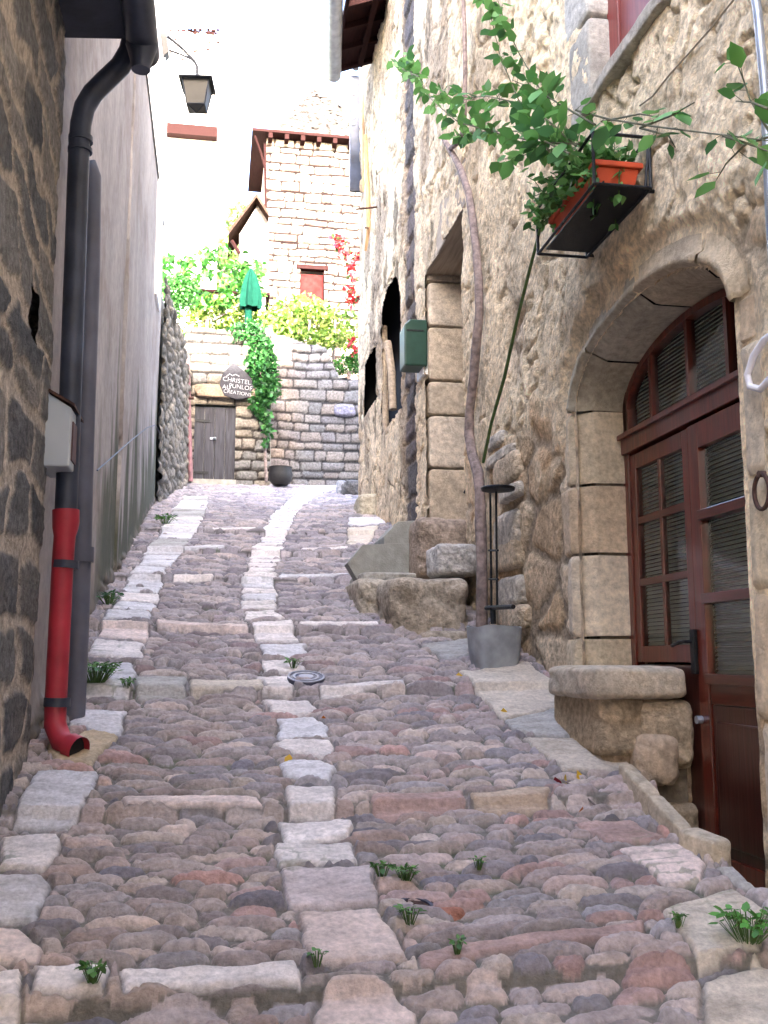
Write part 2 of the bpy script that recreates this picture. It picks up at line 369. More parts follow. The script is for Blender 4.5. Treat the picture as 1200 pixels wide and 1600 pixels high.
# ============================================================ THE STREET
XR = 2.1; XD = 2.37; XL = -.85
slabs = []   # (pixel polygon, colour, lift)
WH = (.66, .60, .58); PK = (.62, .51, .47); BL = (.57, .55, .57); GR = (.36, .345, .33); BG = (.50, .44, .375); RD = (.39, .27, .245)
for P_, c_ in [
 ([(485,1640),(485,1600),(520,1566),(620,1570),(660,1600),(660,1640)], PK),
 ([(463,1452),(590,1445),(637,1535),(490,1547)], PK), ([(437,1372),(583,1367),(590,1438),(443,1443)], (.50,.43,.43)),
 ([(430,1330),(550,1328),(553,1362),(437,1367)], WH), ([(432,1294),(548,1292),(548,1325),(445,1328)], WH),
 ([(443,1253),(527,1251),(527,1288),(450,1290)], WH), ([(432,1212),(450,1206),(500,1208),(528,1225),(520,1246),(440,1235)], BL),
 ([(420,1180),(450,1172),(518,1172),(520,1198),(500,1203),(440,1192)], WH), ([(433,1133),(490,1130),(513,1150),(512,1165),(435,1167)], BL),
 ([(410,1100),(480,1100),(500,1115),(470,1125),(425,1127)], WH), ([(400,1072),(455,1072),(458,1095),(412,1097)], WH),
 ([(410,1045),(450,1042),(480,1055),(465,1066),(410,1067)], WH), ([(403,1018),(478,1014),(480,1036),(410,1040)], BL),
 ([(392,988),(458,983),(466,1010),(402,1013)], WH), ([(380,967),(430,964),(445,980),(383,982)], WH), ([(375,948),(432,946),(433,962),(380,964)], WH),
 # left edge slabs
 ([(-30,1485),(30,1487),(63,1520),(55,1545),(-30,1545)], PK), ([(-60,1395),(70,1395),(78,1410),(50,1472),(-60,1475)], BL),
 ([(5,1325),(92,1320),(97,1340),(70,1385),(0,1382)], WH), ([(50,1236),(150,1230),(145,1262),(108,1312),(15,1312)], BL),
 ([(75,1185),(165,1150),(187,1165),(140,1220),(80,1212)], (.46,.36,.24)), ([(118,1125),(197,1120),(190,1168),(105,1150)], BL),
 ([(135,1062),(205,1050),(212,1070),(205,1100),(130,1105)], BL), ([(147,1014),(222,1017),(218,1045),(132,1038)], WH), ([(160,990),(232,993),(230,1013),(152,1010)], PK),
 ([(-60,1570),(25,1560),(35,1640),(-60,1640)], WH),
 # right edge paving
 ([(720,1072),(815,1052),(905,1118),(790,1142)], BG), ([(788,1142),(905,1120),(962,1180),(835,1172),(800,1158)], GR),
 ([(815,1172),(962,1182),(1002,1228),(950,1235),(880,1232)], BG), ([(655,1018),(735,1005),(735,1040),(700,1050)], GR),
 ([(958,1345),(1060,1342),(1110,1385),(1100,1412),(1040,1418)], PK), ([(1035,1462),(1150,1425),(1200,1470),(1185,1530),(1095,1545)], BG),
 ([(1092,1562),(1180,1540),(1270,1560),(1290,1640),(1110,1640)], BG), ([(900,1305),(985,1300),(1050,1338),(950,1342)], RD),
 ([(1120,1390),(1200,1395),(1220,1440),(1160,1425)], GR),
 ([(545,815),(605,815),(600,833),(543,833)], BL), ([(543,836),(592,834),(576,860),(543,860)], BG), ([(560,868),(600,866),(590,885),(560,888)], GR),
 # step edges
 ([(45,1554),(165,1549),(165,1588),(50,1592)], WH), ([(190,1548),(465,1540),(470,1578),(200,1586)], WH),
 ([(188,1273),(405,1271),(405,1286),(195,1291)], PK), ([(205,1078),(290,1074),(290,1098),(215,1106)], GR), ([(295,1082),(412,1079),(412,1092),(298,1098)], BG),
 ([(245,987),(388,990),(388,997),(245,995)], PK), ([(270,911),(335,911),(335,916),(270,916)], WH), ([(265,868),(350,866),(350,870),(265,872)], BL),
 ([(655,1528),(700,1512),(1008,1482),(1010,1500),(860,1520),(658,1549)], RD), ([(582,1272),(725,1262),(727,1284),(590,1292)], RD),
 ([(500,1091),(632,1083),(632,1091),(502,1099)], WH), ([(735,1268),(860,1256),(862,1282),(740,1288)], (.44,.34,.26)), ([(468,984),(590,983),(588,990),(468,991)], WH), ([(438,909),(548,907),(548,912),(438,915)], BL),
 ([(330,835),(400,835),(400,838),(330,838)], WH), ([(470,866),(545,864),(545,868),(470,870)], WH)]:
    slabs.append((P_, c_, .022))
random.seed(5)
cl = [(948,375,432),(925,378,430),(900,385,430),(885,389,437),(870,393,440),(850,408,446),(830,416,455),(810,424,461),(795,440,472),(782,455,492),(770,475,520),(764,485,530)]
ll = [(990,158,232),(970,175,240),(950,185,246),(930,192,250),(900,212,262),(870,228,285),(850,245,298),(820,262,318),(800,270,322),(785,285,325)]
for L_, st, c1 in ((cl, .26, (WH, WH, BL)), (ll, .33, (BL, WH, GR, BL))):
    ys = [q[0] for q in L_][::-1]; a_ = [q[1] for q in L_][::-1]; b_ = [q[2] for q in L_][::-1]
    Y0 = G((L_[0][1]+L_[0][2])/2, L_[0][0])[1]+.03; Y1 = G(500, ys[0])[1]; Y = Y0
    while Y < Y1:
        dY = st*random.uniform(.75, 1.3)*(1 if Y < 10 else .8)
        def pyof(Yv):
            z = gz(Yv)-E; te = z/(Yv*CO(PSI)); v = (te-math.tan(TH))/(1+te*math.tan(TH)); return 800-v*F
        p0, p1 = pyof(Y), pyof(Y+dY-.028); q = []
        for yy, side in ((p0, 0), (p0, 1), (p1, 1), (p1, 0)):
            q.append((np.interp(yy, ys, b_ if side else a_)+random.uniform(-1, 1)*(400/(Y*Y+20)), yy))
        slabs.append((q, random.choice(c1), .02)); Y += dY
xs = np.concatenate([np.linspace(-1.35, -1.0, 20, endpoint=False), np.arange(-1.0, 2.62, .0062)])
ysn = [2.35]
while ysn[-1] < 19.9: ysn.append(ysn[-1]+max(.0045, .0019*ysn[-1]))
ysn = np.concatenate([np.arange(-9, 2.35, .06), np.array(ysn)])
X, Y = np.meshgrid(xs, ysn, indexing='ij')
stepY = [(G(300, p)[1]) for p in (1590, 1290, 1096, 995, 915, 871, 838)]
def stair(Y):
    s = np.zeros_like(Y); ks = stepY
    for k in range(len(ks)):
        a = ks[k]; b = ks[k+1] if k+1 < len(ks) else a+1.5
        s = s + .05*sst(a-.012, a+.008, Y)*(1-np.clip((Y-a)/(b-a), 0, 1))
    return s
Z = gz(Y)+stair(Y)+.05*(fbm(X*.8, Y*.8, 3, 40)-.5)
Z += .02*np.abs(X-.45)**2*.6
# cobbles
wx = X+.05*(fbm(X*2, Y*2, 2, 60)-.5); wy = Y+.09*(fbm(X*1.3, Y*1.3, 3, 70)-.5)+.02*(fbm(X*6, Y*6, 2, 71)-.5)
d, idd, ou, ov = masonry(wx, wy, 11, (.044, .078), (.08, .32), .024, 3.2, .05)
rnd = (idd*31.7) % 1; rn2 = (idd*17.3) % 1; rn3 = (idd*53.1) % 1
ex_ = ou*2.03+.10*(fbm(X*11, Y*11, 2, 78)-.5); ey_ = (ov+(rn2-.5)*.16*(1-4*ou*ou)+ou*(rn3-.5)*.34)*(1.95+.30*rn3)+.22*(fbm(X*13+4, Y*13, 2, 79)-.5)
rad_ = np.abs(ex_)**3.0+np.abs(ey_)**2.2
ht = np.sqrt(np.clip(1-rad_, 0, 1))
skw = .5*ey_*(rn3-.2)*.018
stone_h = np.where(rad_ < 1, .000+.052*ht**.8*(.50+.65*rnd) + .014*ou*(rn2-.5)*2 + skw, -.02) + .011*(fbm(X*16+idd*40, Y*16, 4, 80, .6)-.5)
fa1, fa2, _q = worley(X*17+idd*3, Y*26, 84); stone_h += .009*(.45-fa1); del fa2, _q
stone_h -= .008*sst(.90, .98, 1-np.abs(2*fbm(X*9+idd*60, Y*14, 3, 83)-1))
grit = .012*(fbm(X*35, Y*35, 3, 90)-.5)+.008+.010*(fbm(X*1.7, Y*1.7, 2, 91)-.5)
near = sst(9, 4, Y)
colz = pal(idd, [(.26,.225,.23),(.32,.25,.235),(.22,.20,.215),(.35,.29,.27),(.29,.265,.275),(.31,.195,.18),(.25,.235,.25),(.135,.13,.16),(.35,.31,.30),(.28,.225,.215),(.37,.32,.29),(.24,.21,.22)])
far_shade_c = pal(idd, [(.19,.18,.20),(.25,.22,.23),(.15,.14,.165),(.29,.25,.25),(.21,.20,.22),(.33,.28,.27)])  # shading of the distant cobbles put into their colour: darker, bluer palette
colz = colz*near[..., None]+far_shade_c*(1-near[..., None])
colz = colz*np.array([1.40, 1.36, 1.32])*(.68+.62*fbm(X*14+idd*30, Y*20, 5, 95, .6)[..., None])*(.8+.4*((idd*91.7)%1))[..., None]
mask = sst(-.004, .004, stone_h-grit)
H = np.maximum(stone_h, grit); 
gcol = np.stack([.20+0*X, .18+0*X, .155+0*X], -1)*(.75+.5*fbm(X*12, Y*12, 4, 97)[..., None])
gcol = gcol*near[..., None]+gcol*np.array([.55,.55,.62])*(1-near[..., None])  # same painted shading for the distant grit
gcol = gcol*(.62+.38*sst(-.010, .012, fbm(X*3, Y*3, 3, 98)*.03-.010))[..., None]
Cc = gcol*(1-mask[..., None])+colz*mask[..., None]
def inpoly(P, x, y):
    """signed distance to polygon outline, positive inside"""
    n = len(P); dmin = np.full(x.shape, 9.); ins = np.zeros(x.shape, bool)
    for i in range(n):
        ax, ay = P[i]; bx, by = P[(i+1) % n]
        ex, ey = bx-ax, by-ay; t = np.clip(((x-ax)*ex+(y-ay)*ey)/(ex*ex+ey*ey+1e-12), 0, 1)
        dmin = np.minimum(dmin, np.hypot(x-ax-t*ex, y-ay-t*ey))
        c = ((ay > y) != (by > y)) & (x < (bx-ax)*(y-ay)/(by-ay+1e-12)+ax); ins ^= c
    return np.where(ins, dmin, -dmin)
for si, (P_, c_, lift) in enumerate(slabs):
    W = [G(px, py)[:2] for px, py in P_]; W = np.array(W)
    cx_, cy_ = W.mean(0); wide = (W[:, 1].max()-W[:, 1].min())
    i0 = np.searchsorted(xs, W[:, 0].min()-.04); i1 = np.searchsorted(xs, W[:, 0].max()+.04)
    j0 = np.searchsorted(ysn, W[:, 1].min()-.05); j1 = np.searchsorted(ysn, W[:, 1].max()+.05)
    if i1 <= i0 or j1 <= j0: continue
    s = (slice(i0, i1), slice(j0, j1)); x = X[s]; y = Y[s]
    dd = inpoly(W, x+.06*(fbm(x*9, y*9, 4, 200+si)-.5), y+.05*(fbm(x*9+9, y*9, 4, 230+si)-.5))
    rs = np.random.RandomState(si)
    edge = np.sqrt(np.clip(1-(1-np.clip(dd/.022, 0, 1))**2.4, 0, 1))
    relief = .022*(fbm(x*4+si, y*11, 5, 300, .6)-.5)+.006*(fbm(x*25, y*40, 3, 310)-.5)
    hh = lift*.3+.032*edge-.004 + relief + (x-cx_)*rs.uniform(-.03, .03)+(y-cy_)*rs.uniform(-.03, .02)
    inside = sst(-.002, .006, dd); gap = sst(-.016, -.004, dd)*.7
    H[s] = (H[s]*(1-gap)+np.minimum(H[s], grit[s]-.006)*gap)*(1-inside)+hh*inside
    cc = np.array(c_)*(1.0+.16*rs.rand())*(.66+.68*fbm(x*7+si, y*18, 5, 320, .6))[..., None]
    cc = cc*(1-.15*sst(.6, .72, fbm(x*4, y*9+si, 4, 330))[..., None]*np.array([.8, .9, 1.]))
    cc = cc*(.8+.2*edge[..., None])
    Cc[s] = (Cc[s]*(1-gap[..., None])+gcol[s]*.8*gap[..., None])*(1-inside[..., None])+cc*inside[..., None]
# green and ochre stains
moss = sst(.62, .75, fbm(X*2.2, Y*2.2, 4, 350))*(1-mask)*.5
Cc = Cc*(1-moss[..., None])+np.array([.10, .13, .06])*moss[..., None]
Z = Z+H
SX, SY, SZ = xs, ysn, Z.copy()
def surf(p):
    i = min(max(np.searchsorted(SX, p[0]), 2), len(SX)-3); j = min(max(np.searchsorted(SY, p[1]), 2), len(SY)-3)
    return np.array([p[0], p[1], SZ[i-2:i+3, j-2:j+3].mean()])
# the street sinks into the sunken doorstep of the arched door
pit = sst(2.02, 2.08, X)*sst(3.55, 3.66, Y)*sst(5.35, 5.2, Y)
Z = Z-pit*.5
nx, ny = X.shape; ii = np.arange(nx*ny).reshape(nx, ny)
q = np.stack([ii[:-1, :-1], ii[1:, :-1], ii[1:, 1:], ii[:-1, 1:]], -1).reshape(-1, 4)
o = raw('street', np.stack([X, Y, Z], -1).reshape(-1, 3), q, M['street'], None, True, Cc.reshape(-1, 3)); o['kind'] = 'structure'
del X, Y, Z, H, Cc, colz, far_shade_c, gcol, q, mask, d, idd
# ground to the horizon
gx = np.concatenate([[-900, -300, -80, -30], np.arange(-14, 15, 1.0), [30, 80, 300, 900]]); gy = np.concatenate([[-900, -200, -60], np.arange(-30, 20, 1.), [20.2, 20.5, 21, 24, 28, 34, 45, 60, 120, 400, 900]])
X, Y = np.meshgrid(gx, gy, indexing='ij')
Zt = np.interp(Y, [-900, -60, -8, 0, 2.9, 13, 19.5, 20.2, 20.5, 60, 900], [-12, -3.2, -1.0, -.1, .35, 3.3, 4.8, 5.0, 6.6, 9.0, 12])
Zt = Zt + np.where(Y > 20.3, .15*(fbm(X*.3, Y*.3, 3, 8)-.5), -.05)
ii = np.arange(X.size).reshape(X.shape); q = np.stack([ii[:-1, :-1], ii[1:, :-1], ii[1:, 1:], ii[:-1, 1:]], -1).reshape(-1, 4)
o = raw('ground', np.stack([X, Y, Zt-.12*(Y < 20.3)], -1).reshape(-1, 3), q, mat('earth', (.16, .14, .08), .95, 0, 3, .4, .6, 20), None); o['kind'] = 'structure'

# ============================================================ wall recipes
def fn_rubble(seed, cols, mort, rh=(.14, .26), ww=(.18, .5), hh=.05, jw=.018, warp=.06, irregular=0, ncol=.35, dirt=None, er=.045):
    def f(u, v):
        d, idd, ou, ov = masonry(u, v, seed, rh, ww, warp, 2.5, .05)
        if irregular:
            f1, f2, id2 = worley(u/irregular[0]+.7*fbm(u*2.5, v*2.5, 4, seed+20), v/irregular[1]+.7*fbm(u*2.5+4, v*2.5, 4, seed+22), seed); d = (f2-f1)*irregular[1]*.45; idd = id2
        d = d + .014*(fbm(u*16, v*16, 3, seed+30)-.5)
        e = np.sqrt(np.clip(1-(1-np.clip((d-jw*.5)/er, 0, 1))**2, 0, 1)); r2 = (idd*37.1) % 1
        h = hh*e*(.4+.8*r2)+.5*hh*(fbm(u*8+idd*9, v*8, 5, seed+40, .6)-.5)*e+.012*(fbm(u*30, v*30, 3, seed+43)-.5)
        h = h+.05*(fbm(u*.7, v*.7, 2, seed+50)-.5)
        mk = sst(jw*.25, jw*.8, d)[..., None]
        c = pal(idd, cols)*(1-ncol/2+ncol*fbm(u*8, v*8, 4, seed+60)[..., None])
        mc = np.array(mort)*(.75+.5*fbm(u*14, v*14, 3, seed+70)[..., None])
        c = mc*(1-mk)+c*mk
        if dirt is not None: c = dirt(u, v, c)
        return h, c
    return f
WARM = [(.66,.54,.39),(.60,.47,.33),(.70,.59,.44),(.55,.41,.27),(.63,.46,.29),(.60,.53,.43)]
def fn_warm(seed, flat=None):
    """worn lime render over rubble: stones show through where it fell away"""
    fr = fn_rubble(seed, WARM, (.36, .29, .215), (.16, .30), (.2, .5), .028, .04, .12, (.60, .30), .5)
    def f(u, v):
        h, c = fr(u, v)
        n = fbm(u*.9+3, v*.9, 4, seed+80); low = sst(3.6, 1.0, v)
        cover = sst(.36, .52, n+.16*sst(2.5, 5, v)-.10*low)
        # coarse pitted render
        rr = fbm(u*6, v*6, 6, seed+90, .62); pit = sst(.47, .36, fbm(u*10, v*10, 4, seed+95, .6))
        sl_ = 1-np.abs(2*fbm(u*2.6+7, v*2.6, 4, seed+92, .5)-1)
        hr = .045+.034*(rr-.5)+.005*np.abs(2*fbm(u*13, v*13, 4, seed+96, .6)-1)+.020*(fbm(u*1.7, v*1.7, 3, seed+93)-.5)*2-.010*pit-.03*sst(.93, .985, sl_)
        rr = np.clip(rr, 0, 1)
        cr = np.array([.86, .71, .50])*(.70+.60*fbm(u*3, v*3, 5, seed+99)[..., None])
        grey = sst(.5, .64, fbm(u*1.6+9, v*.8, 5, seed+101, .6))*sst(1.6, 4.0, v)
        yfar = sst(5.5, 9, u)
        cr = cr*(1-.5*(grey*(.4+.6*yfar))[..., None]*np.array([.92, .95, .92]))
        cr = cr*(1-yfar[..., None]*(1-np.array([.90, .90, .92])))
        orng = sst(.56, .68, fbm(u*2.3, v*2.0, 4, seed+103))*sst(4.5, 2.0, v)
        cr = cr*(1-orng[..., None])+np.array([.47, .27, .13])*orng[..., None]*(.7+.6*rr[..., None])
        cr = cr*(1-.16*pit[..., None])
        blk = sst(.60, .70, fbm(u*4.3, v*1.7, 5, seed+107, .65))*sst(2.6, 4.2, v)*(.3+.7*yfar)
        cr = cr*(1-.62*blk[..., None])
        c = c*(1-.25*grey[..., None])
        k = cover
        fl = 1
        if flat is not None: fl = flat(u, v)
        h = h*fl; hr = hr*fl
        return h*(1-k)+np.maximum(hr, h*.55)*k, c*(1-k[..., None])+cr*k[..., None]
    return f
# ============================================================ RIGHT HOUSE (arched door)
Yn, Yf = 3.70, 5.46; Ym = (Yn+Yf)/2; Zs = E+1.46; RISE = .34; Zdoor = gz(3.9)-.28
S1n, S1f = PX(733, 700, XR)[1], PX(672, 700, XR)[1]      # tall side doorway
S1top = PX(670, 430, XR)[2]; S1bot = PX(735, 850, XR)[2]
W1n, W1f = PX(1060, 30, XR)[1], PX(935, 100, XR)[1]; W1b = PX(935, 150, XR)[2]
Yh = PX(655, 600, XR)[1]          # joint with the next house
print('house', Yn, Yf, S1n, S1f, S1top, S1bot, 'win', W1n, W1f, W1b, 'Yh', Yh)
def arch_in(u, v, yn=Yn, yf=Yf, zs=Zs, rise=RISE, grow=0):
    ym = (yn+yf)/2; hw = (yf-yn)/2+grow
    return (np.abs(u-ym) < hw) & ((v < zs) | ((v >= zs) & (((u-ym)/hw)**2+((v-zs)/(rise+grow))**2 < 1)))
def hole_r(u, v):
    a = arch_in(u, v, grow=.04)
    b = (u > S1n) & (u < S1f) & (v > S1bot) & (v < S1top)
    c = (u > W1n) & (u < W1f+.02) & (v > W1b)& (v < W1b+1.5)
    return a | b | c
house_r = thing('stone_house', 'tall beige rubble house on the right with the arched glazed door and flower basket', 'house', (4, 4, 0))
us = [1.6]
while us[-1] < Yh: us.append(us[-1]+max(.011, .0030*us[-1]))
us = np.array(us); us[-1] = Yh
def flat_r(u, v):
    hw = (Yf-Yn)/2; zc = np.maximum(v-Zs, 0); e = np.sqrt(((u-Ym)/(hw+.30))**2+(zc/(RISE+.30))**2)
    return .12+.88*sst(.90, 1.02, e)
o = sheet('wall', (XR, 0, 0), (0, 1, 0), (0, 0, 1), (-1, 0, 0), us, np.arange(-.3, 9.6, .017), fn_warm(500, flat_r), M['stone'], house_r, hole_r, .45)
mb = MB(); mb.box((XR, -1.8, -1.5), (8.5, 1.62, 11.2)); mb.box((XR+.62, 1.62, -1.5), (8.5, Yh, 11.2)); mb.box((XR+.02, 1.62, 9.58), (XR+.62, Yh, 11.2))
mb.build('building_mass', mat('pale_render', (.45, .39, .30), .95, 0, 4, .2, .8, 30), house_r)
# surround of the arch: dressed blocks with a chamfer
def arch_blocks(name, parent, cols):
    V = []; Q = []; C = []; n = 0
    hw = (Yf-Yn)/2
    def strip(path, seed, deep=.36, wid=.24, proud=.035, col=cols[0], k_=1.0):
        """path: list of (y, z, ny, nz) along inner edge, outward normal; builds one block"""
        nonlocal n
        m_ = len(path); prof = [(deep, 0.0), (.10, 0.0), (.07, .004), (.0, .075), (-proud, .10), (-proud, .155), (-.018, .18), (-.012, wid)]; prof = [(a_, b_*k_) for a_, b_ in prof]
        G_ = []
        for i, (y, z, ny, nz) in enumerate(path):
            e = min(i, m_-1-i); inset = .0 if e > 0 else .012
            for (dx, ou) in prof:
                G_.append((XR+dx+inset, y+ny*ou, z+nz*ou))
        G_ = np.array(G_); P = G_.copy()
        nz3 = fbm3(G_*9+seed*3.1, 4, 77)-.5; nz1 = fbm3(G_*2.6+seed*5, 3, 79)-.5
        P[:, 0] += nz3*.030+nz1*.04; P[:, 1] += (fbm3(G_*14+seed*3.1, 3, 78)-.5)*.014*(np.abs(ny)>.5); P[:, 2] += (fbm3(G_*7+seed*2.1, 3, 76)-.5)*.02
        k = len(prof); f = np.array([(i*k+j, (i+1)*k+j, (i+1)*k+j+1, i*k+j+1) for i in range(m_-1) for j in range(k-1)])
        c = np.array(col)*(.60+.80*fbm3(G_*6+seed, 4, 81))[:, None]
        V.append(P); Q.append(f+n); C.append(c); n += len(P)
    def seg(y0, z0, y1, z1, ny, nz, N=22):
        return [(y0+(y1-y0)*t, z0+(z1-z0)*t, ny, nz) for t in np.linspace(0, 1, N)]
    zb = PX(950, 1100, XR)[2]
    zs = [Zs, PX(940, 742, XR)[2], PX(940, 858, XR)[2], PX(950, 995, XR)[2], zb-.5]
    for i in range(4): strip(seg(Yf, zs[i+1]+.012, Yf, zs[i]-.004, 1, 0), i, wid=.30 if i % 2 else .25, col=cols[i % 3])
    zs = [Zs, Zs-.2, Zs-.75, Zs-1.2, Zs-1.7, Zs-2.3, Zs-2.9]
    for i in range(6): strip(seg(Yn, zs[i+1]+.012, Yn, zs[i]-.004, -1, 0), i+10, wid=.34 if i % 2 else .28, col=cols[(i+1) % 3], proud=.02)
    cuts = [0, .30, .58, .86, 1.0]
    cuts = [0, .24, .5, .76, 1.0]
    for i in range(4):
        path = []
        for t in np.linspace(cuts[i]+.004, cuts[i+1]-.004, 26):
            a = math.pi*t; y = Ym+hw*CO(a); z = Zs+RISE*SI(a)
            nx_, nz_ = CO(a)/hw, SI(a)/RISE; l = math.hypot(nx_, nz_); path.append((y, z, nx_/l, nz_/l))
        strip(path, i+20, wid=.30, proud=.045, k_=.62, col=[(.42,.37,.28), (.40,.36,.29), (.46,.38,.28), (.54,.44,.31)][i])
    V = np.concatenate(V); Q = np.concatenate(Q)
    return raw(name, V, Q, M['ashlar'], parent, True, np.concatenate(C))
arch_blocks('door_surround', house_r, [(.58,.48,.34), (.55,.43,.30), (.60,.51,.39)])
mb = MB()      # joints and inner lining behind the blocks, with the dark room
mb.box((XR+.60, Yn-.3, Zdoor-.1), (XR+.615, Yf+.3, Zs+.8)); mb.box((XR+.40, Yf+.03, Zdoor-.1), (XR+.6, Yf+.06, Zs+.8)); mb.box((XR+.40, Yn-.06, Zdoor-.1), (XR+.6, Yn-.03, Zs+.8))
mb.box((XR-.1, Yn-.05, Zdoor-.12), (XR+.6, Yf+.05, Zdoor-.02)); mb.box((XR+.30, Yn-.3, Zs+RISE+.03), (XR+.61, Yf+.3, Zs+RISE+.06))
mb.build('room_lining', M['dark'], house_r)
MORT = mat('old_mortar', (.20, .16, .12), .95, 0, 30, .3, .5)
for ab in ((Yf+.02, Yf+.24), (Yn-.24, Yn-.02)): MB().box((XR+.095, ab[0], Zdoor-.1), (XR+.42, ab[1], Zs+.02)).build('joint_mortar', MORT, house_r)
# the door itself
ztr = PX(1000, 700, XD)[2]; ztt = PX(1000, 668, XD)[2]
Ysp = PX(1082, 900, XD)[1]
print('door', Zdoor, ztr, ztt, Ysp)
door = MB(); xf = XD
def bar(mb, y0, y1, z0, z1, x0=xf, x1=xf+.06): mb.box((x0, y0, z0), (x1, y1, z1))
Yr = Ysp-.80
bar(door, Yf-.05, Yf+.04, Zdoor, Zs+.2); bar(door, Yn-.03, Yr, Zdoor, ztr)      # frame posts
door.box((xf-.02, Yn, ztr), (xf+.07, Yf, ztt)); door.box((xf-.045, Yn, ztt-.03), (xf-.02, Yf, ztt))   # transom
def leafpart(mb, y0, y1, z0, z1, st=.075, top=.10, cols=1, rows=None, bot=.1, xo=0):
    x0 = xf+.012+xo; x1 = xf+.055+xo
    bar(mb, y0, y0+st, z0, z1, x0, x1); bar(mb, y1-st, y1, z0, z1, x0, x1)
    bar(mb, y0+st, y1-st, z1-top, z1, x0, x1); bar(mb, y0+st, y1-st, z0, z0+bot, x0, x1)
zl0 = PX(1040, 1035, XD)[2]      # foot of the glazed left leaf
leafpart(door, Ysp+.012, Yf-.05, zl0, ztr-.012, .07, .09, bot=.09)
leafpart(door, Yr, Ysp-.012, Zdoor+.02, ztr-.012, .10, .13, bot=.2, xo=-.012)
dr = door.build('door', M['door'], house_r, bevel=.004)
dr['label'] = 'varnished dark red wooden door with a barred window leaf'
ya, yb = Ysp+.082, Yf-.12; ymid = (ya+yb)/2
g1 = [PX(1035, 800, XD)[2], PX(1035, 903, XD)[2]]
mt = MB(); bar(mt, ymid-.016, ymid+.016, zl0+.09, ztr-.10, xf+.018, xf+.048)
for z in g1: mt.box((xf+.015, ya, z-.02), (xf+.05, yb, z+.02))
yc, yd = Yr+.10, Ysp-.112
g2 = [PX(1130, 795, XD)[2], PX(1130, 932, XD)[2], PX(1135, 1062, XD)[2]]
for z in g2: mt.box((xf-.02, yc, z-.025), (xf+.05, yd, z+.025))
mt.box((xf+.01, yc, g2[2]-.12), (xf+.045, yd, g2[2]-.02))
mt.build('glazing_bars', M['doorh'], dr, bevel=.004)
pn = MB(); pn.box((xf+.015, yc, Zdoor+.2), (xf+.035, yd, g2[2]-.12)); pn.box((xf+.0, yc+.05, Zdoor+.27), (xf+.02, yd-.05, g2[2]-.2)); pn.box((xf+.02, Ysp+.012, Zdoor), (xf+.05, Yf-.05, zl0-.01))
pn.build('lower_panel', M['doordark'], dr, bevel=.012)
# arched fanlight frame
fan = MB(); hw = (Yf-Yn)/2-.01
arcp = [(Ym+hw*CO(a), Zs+(RISE-.01)*SI(a)) for a in np.linspace(0, math.pi, 33)]
arci = [(Ym+(hw-.05)*CO(a), Zs+(RISE-.05)*SI(a)) for a in np.linspace(0, math.pi, 33)]
for i in range(32):
    q = [(xf+.0, *arcp[i]), (xf+.0, *arcp[i+1]), (xf+.0, *arci[i+1]), (xf+.0, *arci[i])]
    fan.prism(q, (.06, 0, 0))
fan.box((xf, Yn+.01, ztt), (xf+.06, Yn+.075, Zs)); fan.box((xf, Yf-.075, ztt), (xf+.06, Yf-.01, Zs))
for px_ in (1013, 1072, 1135):
    y_ = PX(px_, 580, XD)[1]; zt_ = Zs+(RISE-.04)*math.sqrt(max(0, 1-((y_-Ym)/hw)**2)); fan.box((xf+.005, y_-.016, ztt), (xf+.05, y_+.016, zt_))
fan.build('fanlight_frame', M['door'], dr)
gl = MB(); gl.add([(xf+.03, Yn, ztt), (xf+.03, Yf, ztt)]+[(xf+.03, y_, z_) for y_, z_ in arcp], [tuple(range(35))[::-1]])
gl.add([(xf+.03, ya, zl0+.08), (xf+.03, yb, zl0+.08), (xf+.03, yb, ztr-.1), (xf+.03, ya, ztr-.1)], [(3, 2, 1, 0)])
gl.add([(xf+.03, yc, g2[2]), (xf+.03, yd, g2[2]), (xf+.03, yd, ztr-.12), (xf+.03, yc, ztr-.12)], [(3, 2, 1, 0)])
gl.build('window_pane', M['glass'], dr)
bl = MB()
def blind(y0, y1, z0, z1, top=None):
    z = z0
    while z < z1:
        if top is not None:
            s_ = 1-((z-Zs)/RISE)**2 if z > Zs else 1
            if s_ <= 0: break
            h_ = hw*math.sqrt(s_)-.02; a_, b_ = max(y0, Ym-h_), min(y1, Ym+h_)
        else: a_, b_ = y0, y1
        if b_ > a_: bl.add([(xf+.055, a_, z), (xf+.055, b_, z), (xf+.071, b_, z+.0185), (xf+.071, a_, z+.0185), (xf+.0555, a_, z-.0015), (xf+.0555, b_, z-.0015)], [(0, 1, 2, 3), (4, 5, 1, 0)])
        z += .022
blind(ya-.02, yb+.02, zl0+.05, ztr-.06); blind(yc-.02, yd+.02, g2[2]-.02, ztr-.1); blind(Yn+.02, Yf-.02, ztt, Zs+RISE, 1)
bl.build('slatted_blind', M['blind'], dr)
ha = MB(); hz = PX(1090, 1015, XD)[2]; hy = Ysp+.0; ha.box((xf-.022, hy-.025, hz-.12), (xf+.0, hy+.02, hz+.10))
ha.tube([(xf-.02, hy, hz+.04), (xf-.06, hy, hz+.04), (xf-.075, hy+.03, hz+.035), (xf-.075, hy+.11, hz+.02)], .009, 8)
ha.build('door_handle', M['iron'], dr, bevel=.004)
lk = MB(); lz = PX(1100, 1125, XD)[2]; lk.tube([(xf-.03, hy-.03, lz), (xf+.0, hy-.03, lz)], .02, 12); lk.build('door_lock', M['zinc'], dr)
